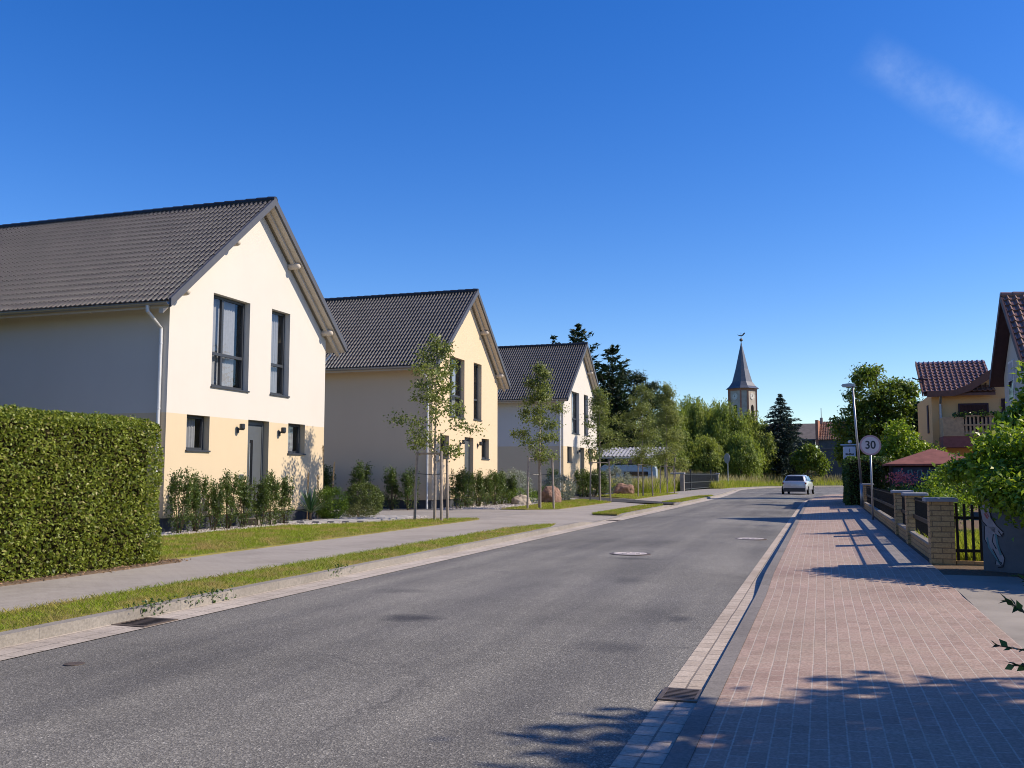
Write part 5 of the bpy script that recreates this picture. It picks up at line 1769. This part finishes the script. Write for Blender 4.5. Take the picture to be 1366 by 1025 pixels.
m = MB(); m.slab([(x * 1.04, y * 1.04) for x, y in OC], 20.5, 21.05); m.build('cornice', M['church_brick'], t)
m = MB()
prof = [(1.22, 21.0), (.98, 21.6), (.74, 22.6), (.47, 25.6), (.23, 28.9), (.06, 31.1), (.02, 31.9)]
vs = []
for f, z in prof:
    vs += [(x * f, y * f, z) for x, y in OC]
m.add(vs, [(k * 8 + i, k * 8 + (i + 1) % 8, k * 8 + 8 + (i + 1) % 8, k * 8 + 8 + i) for k in range(len(prof) - 1) for i in range(8)])
m.build('spire', M['slate_roof'], t)
M['clock'] = plain('clock_white', (.60, .57, .52), .6, .3)
for q in range(2):
    a = rz + (R(0) if q == 0 else R(90))
    nx, ny = rot((0, -1), a)
    tx, ty = rot((1, 0), a)
    def W_(u, v, d): return (nx * (hw + d) + tx * u, ny * (hw + d) + ty * u, v)
    m = MB()
    P_ = [(math.cos(k * math.pi / 14) * .74, 19.15 + math.sin(k * math.pi / 14) * .74) for k in range(28)]
    m.add([W_(u, v, .10) for u, v in P_] + [W_(u, v, -.1) for u, v in P_], [tuple(range(28))] + [(i, (i + 1) % 28, 28 + (i + 1) % 28, 28 + i) for i in range(28)])
    cf = m.build('clock_face', M['clock'], t)
    m = MB()
    for (u, v, w_) in ((0.0, .62, .07), (-.45, -.12, .08)):
        l = math.hypot(u, v); px, pv = -v / l * w_, u / l * w_
        m.add([W_(px, 19.15 + pv, .13), W_(-px, 19.15 - pv, .13), W_(u, 19.15 + v, .13)], [(0, 1, 2)])
    for k in range(12):
        cu, cv = math.cos(k * math.pi / 6) * .6, math.sin(k * math.pi / 6) * .6
        m.add([W_(cu - .05, 19.15 + cv - .05, .13), W_(cu + .05, 19.15 + cv - .05, .13), W_(cu + .05, 19.15 + cv + .05, .13), W_(cu - .05, 19.15 + cv + .05, .13)], [(0, 1, 2, 3)])
    m.build('clock_hands', M['metal_dark'], cf, fix=False)
    m = MB()
    P_ = [(-.45, 14.2), (.45, 14.2), (.45, 16.6)] + [(.45 * math.cos(k * math.pi / 8), 16.6 + .7 * math.sin(k * math.pi / 8)) for k in range(1, 8)] + [(-.45, 16.6)]
    nP = len(P_)
    m.add([W_(u, v, .06) for u, v in P_] + [W_(u, v, -.1) for u, v in P_], [tuple(range(nP))] + [(i, (i + 1) % nP, nP + (i + 1) % nP, nP + i) for i in range(nP)])
    m.build('belfry_window', M['black'], t)
m = MB()
m.tube([(0, 0, 31.6), (0, 0, 34.0)], .05, 6)
m.lathe([(.02, -.42), (.3, -.25), (.42, 0), (.3, .25), (.02, .42)], 12, (0, 0, 32.3))
m.prism([(-.9, 33.55), (-.3, 33.4), (.2, 33.4), (.45, 33.75), (.75, 34.0), (.95, 33.9), (.85, 33.7), (.55, 33.35), (.2, 33.15), (-.4, 33.2)], -.05, .05, 'y')
m.build('weathercock', M['iron'], t)

# ------------------------------------------------------------------ old houses beyond the meadow
t = thing('old_brick_house', 'old house with a patched red-brown roof beyond the meadow, right of the bush', 'house', (1.6, 150, .8), R(-6))
m = MB(); m.box(-2.0, 6, 0, 7, -.5, 6.2); m.build('wall', M['concrete_dark'], t)
m = tiles_mb(-2.1, 6.2, -.3, 3.2, 8.9, 6.0, .35, .4, .05, .04); rf = m.build('roof', plain('patched_red_roof', (.17, .095, .07), .85, .2, var=.5, scale=1.5), t, fix=False)
m = MB(); m.box(-2.3, -1.9, -.1, 3.2, 5.2, 9.0); m.build('brick_verge', M['church_brick'], rf)
m = MB(); m.tube([(-1.7, 3, 8.6), (-1.7, 3, 11)], .05, 5); m.box(-1.9, -1.5, 2.8, 3.2, 8.6, 9.5); m.build('chimney', M['concrete'], rf)
t = thing('grey_roof_barn', 'long barn with a dull grey-brown roof between the blue spruce and the old brick house', 'barn', (-5.4, 158, .8))
m = MB(); m.box(-4, 4.6, 0, 8, -.5, 6.6); m.build('wall', M['concrete_dark'], t)
m = MB(); slope_box(m, -4.2, 4.7, 4, 9.1, -.4, 6.4, .2); slope_box(m, -4.2, 4.7, 4, 9.1, 8.4, 6.4, .2)
m.build('roof', plain('dull_grey_roof', (.15, .13, .12), .9, .2, var=.25, scale=1.5), t)
m = MB(); m.box(.3, .9, 3.6, 4.3, 8.6, 10.0); m.build('chimney', M['church_brick'], t)
t = thing('dark_boundary_wall', 'dark grey rendered outbuilding wall behind the meadow grass', 'wall', (.2, 141, 1.0))
m = MB(); m.box(0, 7.5, 0, .4, -.5, 4.1); m.build('render', plain('dark_render', (.085, .087, .095), .9, .2, var=.2, scale=1), t)
m = MB(); m.bevbox(-.1, 7.6, -.1, .5, 4.101, 4.2, .02); m.build('coping', M['concrete_dark'], t)

# ------------------------------------------------------------------ road ironwork
def manhole(label, x, y, r, z=.0):
    t = thing('manhole_cover', label, 'manhole cover', (x, y, z), 0, 'round manhole covers in the road')
    m = MB(); m.lathe([(r * 1.22, -.02), (r * 1.22, .006), (r * 1.02, .010), (r * 1.02, -.02)], 40); m.build('ring', M['iron'], t)
    m = MB(); m.lathe([(r, -.02), (r, .011), (r * .82, .013), (r * .8, .009), (.03, .009)], 40)
    for i in range(6):
        a = i * math.pi / 3
        m.box(r * .45 * math.cos(a) - .05, r * .45 * math.cos(a) + .05, r * .45 * math.sin(a) - .05, r * .45 * math.sin(a) + .05, .009, .016)
    m.build('lid', M['iron_light'], t)


def rz_road(x):
    t = (x + 6.36) / 5.28
    return .045 * (1 - (2 * t - 1) ** 2)


manhole('nearer round manhole cover near the middle of the road', -3.42, 17.55, .31, rz_road(-3.42) + .002)
manhole('farther round manhole cover towards the right kerb', -1.62, 22.9, .30, rz_road(-1.62) + .002)
t = thing('valve_cover', 'small rusty valve cover in the asphalt near the left gutter', 'valve cover', (-5.62, 6.15, rz_road(-5.62) + .001))
m = MB(); m.lathe([(.075, -.02), (.075, .006), (.05, .008), (.01, .006)], 16); m.build('lid', M['iron'], t)


def drain(label, x, y, w, l):
    t = thing('drain_grate', label, 'drain grate', (x, y, .008), 0, 'iron drain grates in the gutters')
    m = MB()
    m.box(-w / 2, w / 2, -l / 2, -l / 2 + .035, -.02, .010); m.box(-w / 2, w / 2, l / 2 - .035, l / 2, -.02, .010)
    m.box(-w / 2, -w / 2 + .03, -l / 2 + .035, l / 2 - .035, -.02, .010); m.box(w / 2 - .03, w / 2, -l / 2 + .035, l / 2 - .035, -.02, .010)
    m.build('frame', M['iron'], t)
    m = MB()
    k = 7
    for i in range(k):
        y_ = -l / 2 + .06 + (l - .12) * i / (k - 1)
        m.box(-w / 2 + .03, w / 2 - .03, y_ - .010, y_ + .010, -.02, .009)
    m.build('bars', M['iron'], t)
    m = MB(); m.box(-w / 2 + .03, w / 2 - .03, -l / 2 + .035, l / 2 - .035, -.02, .0046); m.build('pit', M['black'], t)


drain('rusty iron drain grate in the right gutter near the foreground shade', -.955, 6.63, .27, .36)
drain('iron drain grate in the left gutter below the kerb weeds', -6.58, 8.15, .40, .52)
drain('far iron drain grate in the left gutter by the first driveway', -6.58, 31.0, .40, .5)

# ------------------------------------------------------------------ silver car driving away
t = thing('silver_car', 'silver-white estate car driving away round the bend', 'car', (-1.72, 77.0, .03), R(-7))
M['car'] = plain('silver_paint', (.50, .50, .53), .28, .5, .35, var=.02, coat=.6)
m = MB()
st = [(-2.2, .72, .50, .78), (-2.16, .84, .32, .98), (-1.9, .90, .27, 1.04), (-1.2, .92, .24, 1.02), (0, .925, .22, .99), (1.1, .91, .24, .95), (1.75, .87, .27, .86), (2.1, .76, .32, .72), (2.2, .55, .42, .62)]
sec = []
for y, w_, zb, zt in st:
    h_ = zt - zb
    sec.append([(-w_ * .9, y, zb), (-w_, y, zb + h_ * .2), (-w_, y, zb + h_ * .6), (-w_ * .95, y, zt), (w_ * .95, y, zt), (w_, y, zb + h_ * .6), (w_, y, zb + h_ * .2), (w_ * .9, y, zb)])
vs = [p for s_ in sec for p in s_]
k = len(sec)
m.add(vs, [(i * 8 + j, i * 8 + (j + 1) % 8, i * 8 + 8 + (j + 1) % 8, i * 8 + 8 + j) for i in range(k - 1) for j in range(8)] + [tuple(range(8)), tuple(range(k * 8 - 1, k * 8 - 9, -1))])
cab = [(-2.08, .80, 1.0, .62, 1.02), (-1.72, .83, 1.0, .64, 1.43), (-.6, .86, .98, .66, 1.49), (.35, .85, .97, .62, 1.44), (1.15, .80, .94, .60, .97)]
sec = []
for y, wb_, zb, wt, zt in cab:
    sec.append([(-wb_, y, zb - .05), (-(wb_ + wt) / 2 - .01, y, (zb + zt) / 2), (-wt, y, zt - .02), (-wt * .8, y, zt), (wt * .8, y, zt), (wt, y, zt - .02), ((wb_ + wt) / 2 + .01, y, (zb + zt) / 2), (wb_, y, zb - .05)])
vs = [p for s_ in sec for p in s_]; k = len(sec)
m.add(vs, [(i * 8 + j, i * 8 + (j + 1) % 8, i * 8 + 8 + (j + 1) % 8, i * 8 + 8 + j) for i in range(k - 1) for j in range(8)] + [tuple(range(8)), tuple(range(k * 8 - 1, k * 8 - 9, -1))])
body = m.build('body', M['car'], t)
bv = body.modifiers.new('rounding', 'BEVEL'); bv.width = .07; bv.segments = 3; bv.limit_method = 'ANGLE'; bv.angle_limit = R(22)
smooth_auto(body)
m = MB(); m.add([(-.70, -2.075, 1.06), (.70, -2.075, 1.06), (.56, -1.765, 1.39), (-.56, -1.765, 1.39), (-.70, -1.9, 1.06), (.70, -1.9, 1.06), (.56, -1.6, 1.39), (-.56, -1.6, 1.39)], [(0, 1, 2, 3), (4, 7, 6, 5), (0, 4, 5, 1), (1, 5, 6, 2), (2, 6, 7, 3), (3, 7, 4, 0)]); m.build('rear_window', M['glass_dark'], t)
for s_ in (-1, 1):
    m = MB()
    for (ya, yb) in ((-1.55, -.62), (-.55, .75)):
        q = [(ya + (.1 if ya < -1 else 0), 1.02), (yb, 1.02), (yb - (.35 if yb > .5 else 0), 1.38), (ya + (.25 if ya < -1 else 0), 1.38)]
        vs = [(s_ * (.862 - (z - 1.0) * .47 + .012), y, z) for y, z in q] + [(s_ * (.80 - (z - 1.0) * .47), y, z) for y, z in q]
        m.add(vs, [(0, 1, 2, 3), (7, 6, 5, 4), (0, 4, 5, 1), (1, 5, 6, 2), (2, 6, 7, 3), (3, 7, 4, 0)])
    m.build('side_window', M['glass_dark'], t)
    m = MB(); m.bevbox(min(s_ * .60, s_ * .885), max(s_ * .60, s_ * .885), -2.175, -2.05, .78, .92, .02); m.build('tail_light', plain('tail_red', (.22, .015, .015), .25, .5), t)
    m = MB(); m.bevbox(min(s_ * .86, s_ * 1.04), max(s_ * .86, s_ * 1.04), .55, .68, .96, 1.10, .03); m.build('wing_mirror', M['metal_dark'], t)
    for y in (-1.35, 1.38):
        m = MB(); m.lathe([(.22, s_ * .93 - .11), (.31, s_ * .93 - .10), (.325, s_ * .93 - .03), (.31, s_ * .93 + .02), (.22, s_ * .93 + .025)], 22, (0, y, .31), 'x')
        wh = m.build('wheel', M['black'], t)
        m = MB(); m.lathe([(.21, s_ * .93 - .02), (.215, s_ * .93 + s_ * .03), (.05, s_ * .93 + s_ * .02)], 18, (0, y, .31), 'x'); m.build('rim', M['zinc'], wh)
m = MB(); m.bevbox(-.80, .80, -2.235, -2.0, .22, .50, .02); m.build('bumper', M['metal_dark'], t)
m = MB(); m.box(-.26, .26, -2.222, -2.195, .66, .77); m.build('number_plate', plain('plate_white', (.6, .6, .58), .5, .4), t)
# ------------------------------------------------------------------ sky, sun and camera
w = bpy.data.worlds.new('World'); scene.world = w; w.use_nodes = True
nt = w.node_tree; nt.nodes.clear()
out = nt.nodes.new('ShaderNodeOutputWorld'); bg = nt.nodes.new('ShaderNodeBackground')
sky = nt.nodes.new('ShaderNodeTexSky'); sky.sky_type = 'NISHITA'; sky.sun_disc = False
sky.sun_elevation = R(SUN_EL); sky.sun_rotation = R(90 - SUN_AZ)
sky.altitude = 100; sky.air_density = 1.0; sky.dust_density = 0.25; sky.ozone_density = 4.0
hs = nt.nodes.new('ShaderNodeHueSaturation'); hs.inputs['Saturation'].default_value = 1.34; hs.inputs['Hue'].default_value = .516
lk(nt, sky.outputs[0], hs.inputs['Color'])
# one thin streak of old vapour trail high on the right, fixed to its direction in the sky
tc = nt.nodes.new('ShaderNodeTexCoord')
def dotn(v):
    d = nt.nodes.new('ShaderNodeVectorMath'); d.operation = 'DOT_PRODUCT'
    lk(nt, tc.outputs['Generated'], d.inputs[0]); d.inputs[1].default_value = v
    return d.outputs['Value']
a_ = dotn((0.12202994, 0.93051555, 0.34532523)); b_ = dotn((0.80241314, 0.11228228, -0.58611077)); c_ = dotn((-0.58415909, 0.34861656, -0.7329561))
u = math_n(nt, 'DIVIDE', b_, a_); v = math_n(nt, 'DIVIDE', c_, a_)
cmb = nt.nodes.new('ShaderNodeCombineXYZ'); lk(nt, u, cmb.inputs[0]); lk(nt, v, cmb.inputs[1])
nz1 = noise_tex(nt, cmb.outputs[0], 38, 6, .65)
nz2 = noise_tex(nt, cmb.outputs[0], 14, 4, .6)
vv = math_n(nt, 'ADD', v, math_n(nt, 'MULTIPLY', math_n(nt, 'SUBTRACT', nz2, .5), .014))
prof = ramp(nt, math_n(nt, 'ABSOLUTE', vv), [(0, (1, 1, 1)), (.009, (.8, .8, .8)), (.026, (0, 0, 0))])
along = ramp(nt, math_n(nt, 'ADD', u, .5), [(.405, (0, 0, 0)), (.43, (.75, .75, .75)), (.56, (1, 1, 1)), (.75, (0, 0, 0))])
front = math_n(nt, 'GREATER_THAN', a_, .3)
msk = math_n(nt, 'MULTIPLY', math_n(nt, 'MULTIPLY', prof, along), math_n(nt, 'MULTIPLY', front, ramp(nt, nz1, [(.3, (.25, .25, .25)), (.7, (1, 1, 1))])))
col = mixc(nt, math_n(nt, 'MULTIPLY', msk, .165), hs.outputs[0], (5.2, 6.2, 7.4))
lk(nt, col, bg.inputs['Color'])
bg.inputs['Strength'].default_value = .142
lk(nt, bg.outputs[0], out.inputs['Surface'])

sun = bpy.data.lights.new('sun', 'SUN'); sun.energy = 5.0; sun.angle = R(.53); sun.color = (1, .875, .70)
so = bpy.data.objects.new('sun', sun); COL.objects.link(so)
sd = Vector((math.cos(R(SUN_EL)) * math.cos(R(SUN_AZ)), math.cos(R(SUN_EL)) * math.sin(R(SUN_AZ)), math.sin(R(SUN_EL))))
so.rotation_euler = (-sd).to_track_quat('-Z', 'Y').to_euler()
so.location = sd * 60

cam = bpy.data.cameras.new('camera'); co = bpy.data.objects.new('camera', cam); COL.objects.link(co)
cam.sensor_width = 36; cam.lens = 36 * 1260 / 1366; cam.clip_end = 5000; cam.clip_start = .05
pitch, yaw = R(5.508), R(18.07)
fw = Vector((-math.sin(yaw) * math.cos(pitch), math.cos(yaw) * math.cos(pitch), math.sin(pitch)))
co.location = (0, 0, 1.5); co.rotation_euler = fw.to_track_quat('-Z', 'Y').to_euler()
scene.camera = co
vs_ = scene.view_settings
vs_.view_transform = 'Standard'; vs_.look = 'None'; vs_.exposure = .3; vs_.gamma = 1
scene.render.resolution_x, scene.render.resolution_y = 1024, 768
scene.cycles.max_bounces = 6; scene.cycles.transparent_max_bounces = 8
scene.cycles.use_denoising = True
scene.cycles.denoiser = 'OPENIMAGEDENOISE'
scene.cycles.denoising_prefilter = 'ACCURATE'
scene.cycles.denoising_input_passes = 'RGB_ALBEDO_NORMAL'
scene.cycles.filter_width = 1.0
